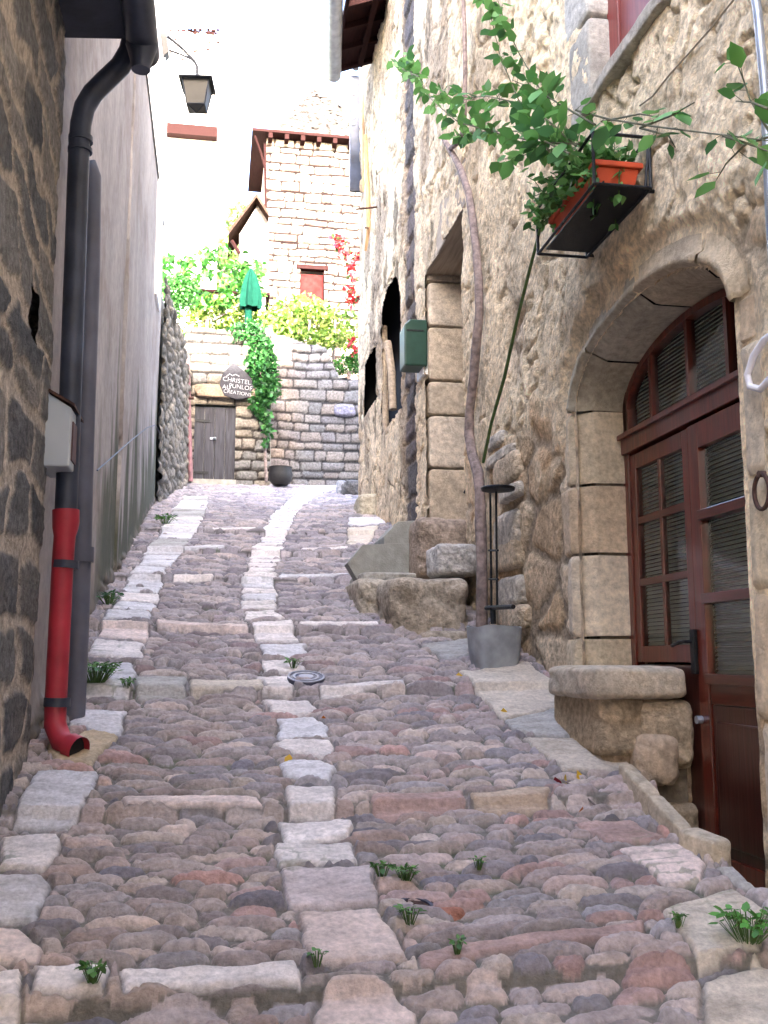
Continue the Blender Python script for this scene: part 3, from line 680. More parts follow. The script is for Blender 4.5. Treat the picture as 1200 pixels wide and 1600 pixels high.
# upper window
wi = MB(); xw = XR+.07
wi.box((xw, W1n-.1, W1b), (xw+.07, W1n+.25, W1b+1.5)); wi.box((xw, W1f-.13, W1b), (xw+.07, W1f+.02, W1b+1.5)); wi.box((xw, W1n, W1b), (xw+.07, W1f, W1b+.09)); wi.box((xw+.015, W1n+.25, W1b+.09), (xw+.05, W1f-.13, W1b+1.5))
wn = wi.build('window', mat_wood('dark_red_window_paint', (.20, .04, .035), .45, 2, .25, 5), house_r, bevel=.006)
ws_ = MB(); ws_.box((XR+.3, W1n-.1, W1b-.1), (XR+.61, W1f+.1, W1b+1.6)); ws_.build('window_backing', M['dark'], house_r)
c_ = [(.50,.47,.42), (.42,.39,.34), (.55,.52,.47)]
lst = []
zz = W1b-.12
for k, h in enumerate((.62, .5, .6)):
    lst.append(((XR+.13, W1f+.16+.03*(k % 2), zz+h/2), (.38, .33+.06*(k % 2), h-.012), 31+k)); zz += h
rocks('window_jamb', lst, M['ashlar'], house_r, rough=.035, pw=12, cols=c_)
P0 = (XR-.10, (W1n+W1f)/2+.02, W1b-.13)
rocks('window_sill', [((XR+.12, P0[1]+.05, W1b-.06), (.42, W1f-W1n+.25, .09), 36)], M['ashlar'], house_r, rough=.05, pw=9, cols=[(.40,.36,.30)])
# side doorway with an oak lintel
dn = MB(); dn.box((XR-.03, S1n-.12, S1top), (XR+.45, S1f+.06, S1top+(PX(700, 310, XR)[2]-PX(700, 385, XR)[2])))
dn.build('lintel', M['beam'], house_r, bevel=.015)
lst = []; z = S1bot-.45; k = 0
for h in (.50, .28, .62, .55, .36, .58, .48, .42, .5):
    if z > S1top: break
    h = min(h, S1top-z+.0); lst.append(((XR+.24, S1f+.13, z+h/2), (.50, .30, h-.014), 50+k)); z += h; k += 1
rocks('doorway_jamb', lst, M['ashlar'], house_r, rough=.03, pw=14, cols=[(.54,.45,.35), (.51,.42,.32), (.56,.48,.39)])
lst = []; z = S1bot-.45; k = 0
for h in (.3, .42, .38, .52, .4, .5, .35, .45, .5, .4):
    if z > S1top: break
    h = min(h, S1top-z); lst.append(((XR+.15, S1n-.13, z+h/2), (.34, .28, h-.014), 70+k)); z += h; k += 1
rocks('near_jamb', lst, M['ashlar'], house_r, rough=.05, pw=8, cols=[(.46,.38,.29), (.50,.42,.33)])
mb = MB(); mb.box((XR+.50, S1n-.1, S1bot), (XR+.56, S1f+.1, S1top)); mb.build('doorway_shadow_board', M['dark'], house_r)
rd = MB(); rd.box((XR+.10, S1n+.0, S1bot+.05), (XR+.16, S1n+.11, S1top)); rd.box((XR+.16, S1n, S1bot+.05), (XR+.20, S1n+.05, S1top))
rdo = rd.build('red_door', M['redpaint'], house_r, bevel=.004)
hh_ = MB(); p = PX(731, 760, XR); hh_.box((XR+.06, S1n+.02, p[2]-.03), (XR+.10, S1n+.08, p[2]+.03)); hh_.tube([(XR+.08, S1n+.05, p[2]), (XR+.0, S1n+.05, p[2]), (XR-.02, S1n+.1, p[2]-.05)], .012); hh_.build('latch', M['iron'], rdo)
rocks('doorstep', [((XR+.2, (S1n+S1f)/2, S1bot-.14), (.6, S1f-S1n+.25, .28), 66)], M['ashlar'], house_r, rough=.04, pw=8, cols=[(.40,.33,.27)])
# small blind niche beside the vine
ny0, ny1 = PX(825, 800, XR)[1], PX(772, 800, XR)[1]
lst = []
zb_ = gz(6.8)
for (pxx, pyy, wpx, hpx, sd_) in [(800,735,48,50,1),(806,770,40,26,2),(800,830,52,60,3),(800,868,50,50,4),(806,925,46,50,5),(790,715,60,22,6),(812,965,40,40,7),(785,690,36,24,8)]:
    p = PX(pxx, pyy, XR); dpt = np.hypot(p[0], p[1]); k = dpt/F
    lst.append(((XR+.02, p[1], p[2]), (.20, wpx*k*2.6, hpx*k*.98), 90+sd_))
rocks('niche_stones', lst, M['stone'], house_r, rough=.09, pw=5, cols=[(.58,.52,.44), (.60,.49,.36), (.56,.51,.44)])
# white cable loop, iron ring, thin cable and grey conduit on this wall
cb = MB()
pts = [PX(px_, py_, XR-.06) for px_, py_ in [(1230,560),(1205,590),(1188,608),(1172,604),(1168,585),(1178,555),(1195,530),(1230,505)]]
cb.tube(pts, .014, 10); cb.build('white_cable', M['white'], house_r, True)
cb = MB(); c0 = PX(1190, 768, XR-.05)
cb.tube([c0+np.array([0, .052*CO(a), .068*SI(a)]) for a in np.linspace(0, 2*math.pi, 25)], .009, 8, False); cb.tube([c0+np.array([.10, 0, .068]), c0+np.array([-.01, 0, .068])], .013, 8)
cb.build('tether_ring', M['rust'], house_r, True)
cb = MB(); cb.tube([PX(px_, py_, XR-.05) for px_, py_ in [(1000,165),(1020,150),(1045,118),(1075,85),(1110,45),(1150,-5),(1180,-40)]], .0045, 6); cb.build('thin_wire', mat('old_wire', (.30, .25, .18), .8, 0, 9, .1, 0), house_r, True)
cb = MB(); cb.tube([PX(px_, py_, XR-.09) for px_, py_ in [(1172,-60),(1184,20),(1195,140),(1203,330),(1215,520)]], .018, 10); cb.build('conduit', M['zinc'], house_r, True)
# ============================================================ NEXT HOUSE ON THE RIGHT
Ye = 14.5
house_f = thing('stone_house', 'grey streaked house beyond the side doorway with a dark arched recess and hanging gutter', 'house', (5, 12, 2))
def dirt_f(u, v, c): return c
fr2 = fn_warm(900)
def fn_far(u, v):
    h, c = fr2(u, v)
    q = sst(Yh+.62, Yh+.52, u)     # dark bare quoins by the joint
    hq, cq = fn_rubble(920, [(.13,.12,.12),(.17,.15,.14),(.10,.10,.11),(.20,.16,.15)], (.24,.20,.17), (.22,.42), (.5,.8), .05)(u, v)
    return h*(1-q)+hq*q, (c*(1-q[..., None])+cq*q[..., None])
A0, A1 = PX(632, 560, XR)[1], PX(600, 560, XR)[1]; Azs = PX(618, 500, XR)[2]; Azb = PX(600, 680, XR)[2]
B0, B1 = PX(592, 600, XR)[1], PX(573, 600, XR)[1]
print('far', A0, A1, Azs, Azb, B0, B1)
def hole_f(u, v):
    a = (u > A0) & (u < A1) & (v > Azb) & ((v < Azs) | (((u-(A0+A1)/2)/((A1-A0)/2))**2+((v-Azs)/.55)**2 < 1))
    b = (((u-(B0+B1)/2)/((B1-B0)/2))**2 < 1) & (v > PX(585, 635, XR)[2]) & (v < PX(585, 548, XR)[2])
    return a | b
us = np.arange(Yh, Ye+.02, .02)
sheet('wall', (XR, 0, 0), (0, 1, 0), (0, 0, 1), (-1, 0, 0), us, np.arange(.8, 10.9, .02), fn_far, M['stone'], house_f, hole_f, .4)
mb = MB(); mb.box((XR+.5, Yh, -1), (8.5, Ye-.02, 11.9)); mb.box((XR-.01, Yh, 10.86), (XR+.5, Ye-.02, 11.9))
mb.build('building_mass', mat('grey_render', (.36, .32, .27), .95, 0, 4, .25, .8, 30), house_f)
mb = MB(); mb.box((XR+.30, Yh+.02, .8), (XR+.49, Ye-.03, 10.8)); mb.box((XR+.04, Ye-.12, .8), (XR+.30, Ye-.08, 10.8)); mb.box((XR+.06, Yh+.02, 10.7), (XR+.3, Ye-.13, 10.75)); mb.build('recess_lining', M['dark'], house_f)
mb = MB(); mb.tube([PX(606, 535, XR-.02), PX(612, 580, XR), PX(614, 640, XR)], .05, 8); mb.tube([PX(600, 510, XR+.02), PX(601, 600, XR+.02), PX(603, 680, XR+.02)], .045, 8); mb.build('timber_post', M['beam'], house_f, True)
# gutter and boarded eave high above the street
ev = MB()
def gut(mb, a, b, r, n=12, seg=10):
    a = np.array(a); b = np.array(b); d = (b-a)/np.linalg.norm(b-a); s = np.cross(d, [0, 0, 1]); s /= np.linalg.norm(s); up = np.cross(s, d)
    V = []; 
    for i in range(seg+1):
        c = a+(b-a)*i/seg
        for rr_ in (r, r*.9):
            for j in range(n+1):
                q = math.pi+math.pi*j/n; V.append(c+s*rr_*CO(q)+up*rr_*SI(q))
    m_ = 2*(n+1); Fc = []
    for i in range(seg):
        for j in range(m_-1):
            if j == n: continue
            Fc.append((i*m_+j, i*m_+j+1, (i+1)*m_+j+1, (i+1)*m_+j))
    for i in (0, seg): Fc += [(i*m_+j, i*m_+j+1, i*m_+n+2+j, i*m_+n+1+j) for j in range(n)]
    mb.add(V, Fc)
g0 = np.array([1.22, 10.7, 0]); g1_ = PY(521, 118, 13.2); z_e = g1_[2]
gut(ev, (g0[0], g0[1], z_e+.04), g1_, .11)
ev.build('hanging_gutter', M['zinc'], house_f, True)
ev = MB(); e0 = 11.65
ev.prism([(g1_[0]-.0, e0, z_e+.16), (XR+.1, e0, z_e+.45), (XR+.1, 13.25, z_e+.40), (g1_[0]-.0, 13.25, z_e+.11)], (0, 0, .05))
for yy in np.linspace(e0+.08, 13.18, 4): ev.prism([(g1_[0]+.02, yy, z_e+.06), (XR+.1, yy, z_e+.34), (XR+.1, yy, z_e+.45), (g1_[0]+.02, yy, z_e+.17)], (0, .08, 0))
ev.box((g1_[0]+.35, e0, z_e+.2), (g1_[0]+.43, 13.25, z_e+.27))
ev.box((g1_[0]-.02, 10.7, z_e+.08), (g1_[0]+.03, 13.25, z_e+.16))
ev.build('boarded_eave', M['rafter'], house_f, bevel=.004)
dp = MB(); pts = [PX(558, 0, XR-.12), PX(556, 60, XR-.12), PX(556, 108, XR-.12)]; dp.tube(pts, .05, 10); dp.build('grey_downpipe', M['greypipe'], house_f, True)
sh = MB(); a = PY(547, 118, Ye+.02); b = PY(562, 300, Ye+.02); sh.box((a[0], Ye, b[2]), (XR+.1, Ye+.06, a[2])); 
sho = sh.build('end_shutter', M['darkpipe'], house_f, bevel=.01)
for py_ in (146, 170, 183, 193):
    p = PY(552, py_, Ye-.01); MB().box((p[0]-.018, Ye-.02, p[2]-.022), (p[0]+.018, Ye-.002, p[2]+.022)).build('rivet', M['whitepaint'], sho)
el = MB(); el.tube([PY(551, 232, Ye+.1), PY(550, 250, Ye+.1), PY(556, 270, Ye+.1), PY(563, 288, Ye+.1), PY(566, 300, Ye+.1)], .045, 10); el.build('white_elbow_pipe', M['white'], house_f, True)
pl = thing('wooden_pole', 'long dry wooden pole hooked upright on the far grey house', 'pole', PX(572, 390, XR-.12)); m_ = MB(); m_.tube([PX(571, 212, XR-.10), PX(575, 300, XR-.10), PX(576, 355, XR-.10), PX(571, 392, XR-.13)], [.03, .035, .03, .02], 8); m_.build('shaft', M['pole'], pl, True)
pl = thing('wooden_pole', 'shorter straight wooden batten left of the long dry pole', 'pole', PX(566, 300, XR-.05)); m_ = MB(); m_.tube([PX(566, 146, XR-.06), PX(568, 215, XR-.06), PX(568, 300, XR-.06)], .022, 8); m_.build('shaft', M['pole'], pl, True)
ib = MB(); ib.tube([PX(556, 327, XR-.35), PX(594, 323, XR+.02)], .014, 8); ib.tube([PX(578, 356, XR-.05), PX(571, 356, XR-.2)], .012, 6); ib.build('iron_hook_bar', M['rust'], house_f, True)
# green post box on the quoins
gb = thing('letter_box', 'dark green metal box fixed to the dark stones by the side doorway', 'letter box', PX(662, 530, XR-.1)); m_ = MB()
a = PX(647, 530, XR-.02)[1]; b = PX(668, 530, XR-.02)[1]; zt = PX(660, 492, XR-.1)[2]; zb = PX(660, 566, XR-.1)[2]
Yb_ = b; m_.prism([(XR-.02, Yb_, zb), (XR-.26, Yb_, zb), (XR-.26, Yb_, zt-.06), (XR-.20, Yb_, zt), (XR-.02, Yb_, zt)], (0, .28, 0)); m_.build('case', M['green'], gb, bevel=.015)
m_ = MB(); m_.box((XR-.06, Yb_+.05, zb-.07), (XR-.0, Yb_+.36, zt-.1)); m_.build('back_plate', M['whitepaint'], gb)
m_ = MB(); m_.box((XR-.235, Yb_-.008, zt-.13), (XR-.06, Yb_+.0, zt-.115)); m_.build('slot', M['iron'], gb)
# ============================================================ LEFT SIDE
DARKS = [(.14,.14,.15),(.19,.19,.195),(.11,.115,.125),(.24,.23,.22),(.17,.17,.175),(.30,.28,.26)]
Yc = 5.02          # corner of the near house
Ya = PX(196, 600, XL)[1]; Yb = PX(253, 500, XL)[1]; zA = 10.4; zB = PX(252, 300, XL)[2]; zA2 = PX(205, 120, XL)[2]
print('left', Yc, Ya, Yb, zB)
house_l = thing('stone_house', 'dark basalt rubble house with pale mortar at the left edge behind the red downpipe', 'house', (-3, 3, 0))
def fn_left(u, v):
    fa = fn_rubble(600, DARKS, (.52, .46, .40), (.26, .36), (.34, .70), .010, .045, .14, None, .55, None, .02)
    fb = fn_rubble(640, DARKS, (.50, .43, .36), (.22, .34), (.40, .9), .010, .045, .26, None, .55, None, .02)
    h1, c1 = fa(u, v); h2, c2 = fb(u, v)
    k = sst(2.75, 3.0, v+.3*(fbm(u*1.1, v*0, 2, 650)-.5)); kk = k[..., None]
    h = h1*(1-k)+h2*k; c = c1*(1-kk)+c2*kk
    b = sst(.9, .6, v-.18*(u-4.5)+.2*fbm(u*3, v*3, 3, 655))[..., None]
    c = c*(1-b)+np.array([.30, .26, .23])*(.7+.6*fbm(u*5, v*5, 4, 656))[..., None]*b
    sm = sst(.5, .75, fbm(u*3, v*3, 4, 660))[..., None]; c = c*(1-.25*sm)+np.array([.26, .23, .2])*.25*sm
    return h, c
def hole_l(u, v):
    p = PX(50, 490, XL); return (np.abs(u-p[1]) < .10) & (np.abs(v-p[2]) < .12)
sheet('wall', (XL, 0, 0), (0, 1, 0), (0, 0, 1), (1, 0, 0), np.arange(2.2, Yc+.01, .016), np.arange(-.6, 6.9, .016), fn_left, M['stone'], house_l, hole_l, .3)
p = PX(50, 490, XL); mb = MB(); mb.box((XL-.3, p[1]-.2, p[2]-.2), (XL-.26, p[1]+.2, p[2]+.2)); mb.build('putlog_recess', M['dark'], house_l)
mb = MB(); mb.box((XL, -1.2, -2), (XL-6, 2.2, 6.2)); mb.box((XL-.32, 2.2, -2), (XL-6, Yc-.02, 6.2)); mb.build('building_mass', mat('left_render', (.3, .27, .25), .95, 0, 4, .25, .8, 30), house_l)
ev = MB(); ze = PY(200, 55, Yc-.1)[2]; xe = PY(214, 50, Yc-.1)[0]
ev.prism([(XL-6, -1.4, ze+3.4), (XL-6, Yc+.15, ze+3.4), (xe, Yc+.15, ze+.10), (xe, -1.4, ze+.10)], (0, 0, .12))
ev.build('roof', M['tile'], house_l)
ev = MB(); ev.prism([(XL-.4, 1.0, ze-.02), (xe+.02, 1.0, ze+.05), (xe+.02, 1.0, ze+.13), (XL-.4, 1.0, ze+.3)], (0, Yc+.0-1.0, 0)); ev.build('soffit_board', mat('dark_blue_fascia', (.035, .04, .06), .6, 0, 8, .2, .2), house_l)
ev = MB(); gut(ev, (xe+.02, .8, ze+.06), (xe+.02, Yc+.12, ze+.04), .085); ev.lathe((xe+.02, Yc-.02, ze-.14), [(.05, 0), (.055, .04), (.085, .14)], 14); ev.build('gutter', M['darkpipe'], house_l, True)
# the downpipe
dpi = thing('downpipe', 'thick dark downpipe swinging from the eave to a red lower section with an open elbow', 'downpipe', (XL+.1, Yc+.05, gz(Yc)))
def PYs(l, Y): return [PY(a, b, Y) for a, b in l]
Yp = Yc+.13
r0 = 16.5/F*math.hypot(Yp, 1)
k_ = MB(); k_.tube(PYs([(205,45),(206,62),(201,82),(188,104),(165,126),(145,146),(132,168),(126,195),(124,222),(121,300),(117,420),(112,560),(107,700),(103,800)], Yp), r0, 16); k_.tube(PYs([(126,214),(126,222)], Yp), r0*1.15, 16); k_.tube(PYs([(125,232),(125,238)], Yp), r0*1.15, 16)
k_.build('upper_pipe', M['darkpipe'], dpi, True)
k_ = MB(); pe = PY(86, 1120, Yp); po = G(118, 1165)
lo = PYs([(103,797),(103,815),(102,826),(101,838),(98,880),(94,960),(90,1040),(87,1100)], Yp)
base = lo[-1]; e1 = base+np.array([.005, -.02, -.10]); e2 = base+np.array([.045, -.06, -.175]); e3 = base+np.array([.11, -.11, -.20])
k_.tube(lo+[e1, e2, e3], [r0*1.18]*2+[r0*1.12]+[r0*.95]*8, 18, False); k_.tube([e3-np.array([.02, -.016, -.006]), e3+np.array([.03, -.025, -.01])], r0*1.12, 18, False)
k_.build('lower_pipe', M['red'], dpi, True)['label'] = 'red plastic lower pipe ending in an open elbow'
k_ = MB(); k_.tube([e3, e3+np.array([.012, -.008, 0])], r0*.98, 18); k_.build('outlet_mouth', M['dark'], dpi, True)
for a, b, c in [((103, 876), (102, 888), 1), ((90, 1090), (89, 1104), 2)]:
    q = MB(); q.tube([PY(*a, Yp), PY(*b, Yp)], r0*1.16, 16); q.build('bracket', M['darkpipe'], dpi, True)
g2_ = thing('conduit_pipe', 'slimmer grey pipe standing against the wall behind the dark downpipe', 'pipe', (XL+.05, Yp+.3, gz(Yp)))
Yq = Yp+.42
k_ = MB(); k_.tube(PYs([(132,266),(140,262),(143,275),(141,420),(136,560),(131,700),(127,860),(122,1000),(116,1130)], Yq), .055, 14); k_.build('shaft', M['greypipe'], g2_, True)
k_ = MB(); k_.tube(PYs([(128,855),(127,878)], Yq), .066, 14); k_.build('collar', M['greypipe'], g2_, True)
bx = thing('meter_box', 'pale grey enamel meter box on the dark rubble wall beside the downpipe', 'meter box', PX(90, 735, XL))
Yn_ = PX(68, 680, XL)[1]; bw = .34; za, zb = PX(72, 735, XL)[2], PX(72, 618, XL)[2]
k_ = MB(); xo = PY(109, 700, Yn_)[0]
k_.prism([(XL-.02, Yn_, za), (xo, Yn_, za-.0), (xo, Yn_, zb-.06), (XL-.02, Yn_, zb+.03)], (0, bw, 0)); k_.build('case', M['boxgrey'], bx, bevel=.008)
k_ = MB(); k_.prism([(XL-.02, Yn_-.012, zb+.034), (xo+.015, Yn_-.012, zb-.055), (xo+.015, Yn_-.012, zb-.040), (XL-.02, Yn_-.012, zb+.05)], (0, bw+.02, 0)); k_.build('lid', M['rust'], bx)
k_ = MB(); k_.box((xo, Yn_+.04, za+.04), (xo+.008, Yn_+bw-.04, zb-.12)); k_.build('front_panel', mat('brown_panel', (.10, .05, .05), .6, 0, 9, .2, .1), bx)
# plaster house A and B
PLAS = np.array([.42, .38, .36])
def fn_plaster(seed, moss=0):
    def f(u, v):
        n = fbm(u*1.2, v*.8, 6, seed, .6); h = .03*(fbm(u*.6, v*.6, 3, seed+3)-.5)+.004*(fbm(u*5, v*5, 4, seed+5)-.5)+.003*(fbm(u*40, v*40, 2, seed+6)-.5)
        c = PLAS*(.72+.56*n)[..., None]
        c = c*(1-.12*sst(.45, .7, fbm(u*4, v*.7, 5, seed+8))[..., None])*(1-.20*sst(.5, .7, fbm(u*1.1, v*1.6, 5, seed+18, .6))[..., None]*np.array([.8, 1, 1.1]))
        base = gz(u); low = v-base
        bn = fbm(u*3.2, v*.9, 4, seed+9); m = sst(1.6, .5, low-1.6*(bn-.5)*2)*sst(6.9, 8.2, u)*sst(.12, .34, fbm(u*5, v*1.0, 4, seed+12)+.25*sst(1.4, 0, low))
        m = m[..., None]*.88; c = c*(1-m)+np.array([.05, .06, .03])*m
        ex = sst(.22, .05, low+.25*(fbm(u*4, v*4, 3, seed+15)-.5))
        hs, cs = fn_rubble(seed+20, [(.2,.18,.16),(.26,.22,.19),(.16,.15,.14)], (.12,.11,.09), (.08,.16), (.12,.3), .025, .02)(u, v)
        h = h*(1-ex)+(hs+.0)*ex; c = c*(1-ex[..., None])+cs*ex[..., None]
        return h, c
    return f
house_a = thing('plaster_house', 'tall grey lime plastered house with a blue painted door jamb behind the pipes', 'house', (-3, 7, 1))
D1 = PX(151, 620, XL)[1]; D0 = D1-.8; Dzs = PX(150, 520, XL)[2]; Dzt = PX(146, 425, XL)[2]
print('D', D0, D1, Dzs, Dzt)
def hole_a(u, v): return (u > D0) & (u < D1) & ((v < Dzs) | (((u-D0)/(D1-D0))**2+((v-Dzs)/(Dzt-Dzs))**2 < 1))
sheet('wall', (XL-.04, 0, 0), (0, 1, 0), (0, 0, 1), (1, 0, 0), np.arange(Yc, Ya+.02, .022), np.arange(.0, zA, .022), fn_plaster(700), M['render'], house_a, hole_a, .3)
mb = MB(); mb.box((XL-.45, Yc, -1), (XL-6, Ya-.02, zA+.6)); mb.build('building_mass', mat('plaster_mass', (.3, .27, .25), .95, 0, 4, .25, .8, 30), house_a)
mb = MB(); mb.box((XL-.42, D1, -.2), (XL-.062, D1+.04, Dzs+.05)); mb.build('blue_jamb', M['blue'], house_a)['label'] = 'door jamb painted flaking blue'
mb = MB(); mb.box((XL-.44, D0-.1, -.2), (XL-.40, D1+.1, Dzt+.1)); mb.build('door', M['oldwood'], house_a)
house_b = thing('plaster_house', 'lower grey plastered house with mossy damp foot and a vertical crack on the left', 'house', (-3, 10, 2))
fb_ = fn_plaster(760, 1)
crk = lambda v: Ya+.03+.10*(fbm(v*1.1, v*0+3, 3, 790)-.5)
def fn_b(u, v):
    h, c = fb_(u, v)
    cr = sst(.018, .004, np.abs(u-crk(v)))*sst(PX(190, 760, XL)[2], PX(190, 700, XL)[2], v)
    wdt = .05*sst(.25, .0, np.abs(v-PX(192, 690, XL)[2])); cr = np.maximum(cr, sst(.01, 0, np.abs(u-crk(v))-wdt)*(wdt > .004))
    h = h-.05*cr; c = c*(1-.7*cr[..., None]); return h, c
sheet('wall', (XL-.02, 0, 0), (0, 1, 0), (0, 0, 1), (1, 0, 0), np.arange(Ya, Yb+.02, .024), np.arange(.6, zB, .024), fn_b, M['render'], house_b, None, .3)
mb = MB(); mb.box((XL-.34, Ya, 0), (XL-5, Yb-.02, zB-.02)); mb.build('building_mass', mat('plaster_mass_b', (.3, .27, .25), .95, 0, 4, .25, .8, 30), house_b)
mb = MB(); mb.prism([(XL-.005, Ya-.02, zB), (XL-.005, Yb+.03, zB), (XL-5, Yb+.03, zB+1.4), (XL-5, Ya-.02, zB+1.4)], (0, 0, .035)); mb.build('roof', M['conc'], house_b)
cb = MB(); cb.tube([PX(x_, y_, XL+.03) for x_, y_ in [(152,735),(180,710),(205,688),(230,668),(243,664),(250,678)]], .006, 6); cb.build('cable', M['darkpipe'], house_b, True)
# pale chimney stack carrying the lantern
pc0 = PY(262, 250, 12.4); xc1 = PY(262, 60, 12.4)[0]
stk = thing('chimney_stack', 'sunlit white plastered chimney stack rising above the lower plaster house', 'chimney', (xc1-.4, 12.8, 5))
mb = MB(); mb.box((xc1-.55, 12.4, 6.2), (xc1-.02, 13.1, PY(255, -40, 12.4)[2])); 
mb.build('shaft', M['whitepaint'], stk, bevel=.02)
lan = thing('street_lantern', 'old four sided street lantern hanging from a curved bracket over the lane', 'lantern', PY(308, 180, 12.3))
YL = 12.35; q = MB(); a = PY(251, 47, YL); b = PY(263, 86, YL)
q.prism([PY(250, 48, YL), PY(259, 46, YL), PY(264, 80, YL), PY(255, 88, YL)], (0, .16, 0)); q.build('wall_plate', mat('lamp_plate', (.03, .026, .024), .6, .2, 9, .2, .1), lan, bevel=.005)
q = MB(); q.tube(PYs([(262,57),(285,76),(304,96),(308,104),(308,117)], YL+.05), .022, 8); q.tube(PYs([(264,78),(285,86),(300,93),(308,103)], YL+.05), .016, 8); q.build('bracket_arm', M['iron'], lan, True)
cL = PY(308, 150, YL+.05); s = F/(YL*1.0)
def lp(dx, dy, dz): return cL+np.array([dx, dy, dz])
hs = 23/s; hb = 12.5/s; zt = (150-130)/s; zb2 = -22/s; rot = R(38)
def ring(h, z): return [lp(h*1.33*CO(rot+math.pi/2*k), h*1.33*SI(rot+math.pi/2*k), z) for k in range(4)]
T_, B_ = ring(hs, zt), ring(hb*1.25, zb2); R_ = ring(hs*1.22, zt); tip = lp(0, 0, 36/s); bt = lp(0, 0, -29/s)
q = MB()
for k in range(4):
    q.tube([T_[k], B_[k]], .011, 6); q.tube([T_[k], T_[(k+1) % 4]], .012, 6); q.tube([B_[k], B_[(k+1) % 4]], .011, 6); q.tube([R_[k], R_[(k+1) % 4]], .014, 6)
    q.tube([R_[k], tip], .012, 6); q.tube([B_[k], bt], .009, 6)
q.lathe(lp(0, 0, 34/s), [(.03, 0), (.035, .03), (.012, .06)], 10); q.build('frame', M['iron'], lan, True)
q = MB(); q.add(T_+B_+[bt], [(k, (k+1) % 4, 4+(k+1) % 4, 4+k) for k in range(4)]+[(4+k, 4+(k+1) % 4, 8) for k in range(4)]); q.build('glass_body', M['lampglass'], lan)
q = MB(); q.add(R_+[tip]+[p+np.array([0, 0, -.012]) for p in R_]+[tip+np.array([0, 0, -.02])], [(k, (k+1) % 4, 4) for k in range(4)]+[(5+k, 9, 5+(k+1) % 4) for k in range(4)]); q.build('cap', mat('lamp_cap', (.13, .12, .11), .6, .3, 9, .2, .1), lan)
# rough garden wall beyond
gw = thing('garden_wall', 'rough leaning rubble garden wall between the plaster house and the grey plank door', 'wall', (-.8, 15, 3))
pa = np.array([XL+.02, Yb, 0.]); pbk = np.array([PY(301, 750, 19.0)[0]-.12, 19.05, 0.]); dv = pbk-pa; ln = np.linalg.norm(dv); dv /= ln; nn_ = np.array([dv[1], -dv[0], 0])
zt0, zt1 = PY(262, 470, Yb+1.0)[2], PY(294, 560, 19.0)[2]
fgw = fn_rubble(830, [(.22,.20,.175),(.27,.24,.205),(.17,.16,.15),(.30,.26,.21)], (.08,.07,.055), (.10,.2), (.16,.4), .06, .03, .08, (.42,.17))
sheet('rubble_face', pa, dv, (0, 0, 1), nn_, np.arange(0, ln, .03), np.arange(2.4, zt0+.1, .03), fgw, M['stone'], gw, lambda u, v: v > zt0+(zt1-zt0)*u/ln+.15*(fbm(u*2, v*0, 3, 840)-.5), .0)
mb = MB(); P1 = pa-nn_*.12; P2 = pbk-nn_*.12; P3 = pbk-nn_*.7; P4 = pa-nn_*.7
mb.add([(*P1[:2], 1), (*P2[:2], 1), (*P3[:2], 1), (*P4[:2], 1), (*P1[:2], zt0-.06), (*P2[:2], zt1-.06), (*P3[:2], zt1-.06), (*P4[:2], zt0-.06)], [(0,3,2,1),(4,5,6,7),(0,1,5,4),(1,2,6,5),(2,3,7,6),(3,0,4,7)]); mb.build('core', M['conc'], gw)
# ============================================================ THE BACK: terrace wall, plank door
YB = 19.0
bx0, bx1 = PY(296, 700, YB)[0], PY(424, 700, YB)[0]; zt_ = PY(360, 505, YB)[2]; zg = gz(YB)
tw = thing('door_wall', 'sunlit rubble garden wall that holds the grey plank door and ends in an ivy pillar', 'wall', ((bx0+bx1)/2, YB, zg))
dx0, dx1 = PY(302, 700, YB)[0], PY(368, 700, YB)[0]; dz0, dz1 = PY(330, 750, YB)[2], PY(330, 633, YB)[2]
GREYS = [(.19,.18,.165),(.23,.205,.175),(.16,.155,.15),(.26,.225,.185),(.20,.175,.145)]
ftw = fn_rubble(850, GREYS, (.035,.03,.028), (.16,.30), (.25,.55), .06, .022, .05)
sheet('stone_face', (0, YB, 0), (1, 0, 0), (0, 0, 1), (0, -1, 0), np.arange(bx0-.15, bx1, .026), np.arange(zg-.5, zt_, .026), ftw, M['stone'], tw, lambda u, v: (u > dx0) & (u < dx1) & (v < dz1) | (v > zt_-.25+.25*(fbm(u*1.5, v*0, 2, 5)) ), 0)
mb = MB(); mb.box((bx0-.15, YB+.12, zg-.5), (dx0-.04, YB+.5, zt_-.3)); mb.box((dx1+.04, YB+.02, zg-.5), (bx1-.01, YB+.5, zt_-.3)); mb.box((dx0-.04, YB+.02, dz1+.03), (dx1+.04, YB+.5, zt_-.3)); mb.build('core', M['conc'], tw)
lt = rocks('lintel', [((PY(355, 612, YB)[0], YB-.01, PY(355, 614, YB)[2]), ((dx1-dx0)*1.55, .3, .26), 5)], M['ashlar'], tw, rough=.08, pw=9, cols=[(.24,.18,.13)])
mb = MB(); n_ = 4
for k in range(n_):
    xa = dx0+(dx1-dx0)*k/n_; xb = dx0+(dx1-dx0)*(k+1)/n_-.008; mb.box((xa, YB+.06+.004*(k % 2), dz0), (xb, YB+.10, dz1-.02))
pd = mb.build('plank_door', M['oldwood'], tw, bevel=.005)
for zz in (PY(330, 657, YB)[2], PY(330, 738, YB)[2]):
    m_ = MB(); m_.box((dx0+.02, YB+.045, zz-.025), (dx0+.30, YB+.06, zz+.025)); m_.build('hinge', M['iron'], pd)
m_ = MB(); p = PY(333, 685, YB+.04); m_.box((p[0]-.06, YB+.03, p[2]-.02), (p[0]+.06, YB+.06, p[2]+.02)); m_.tube([p+np.array([.0, -.02, 0]), p+np.array([.05, -.05, 0])], .02, 8); m_.build('latch', M['zinc'], pd)
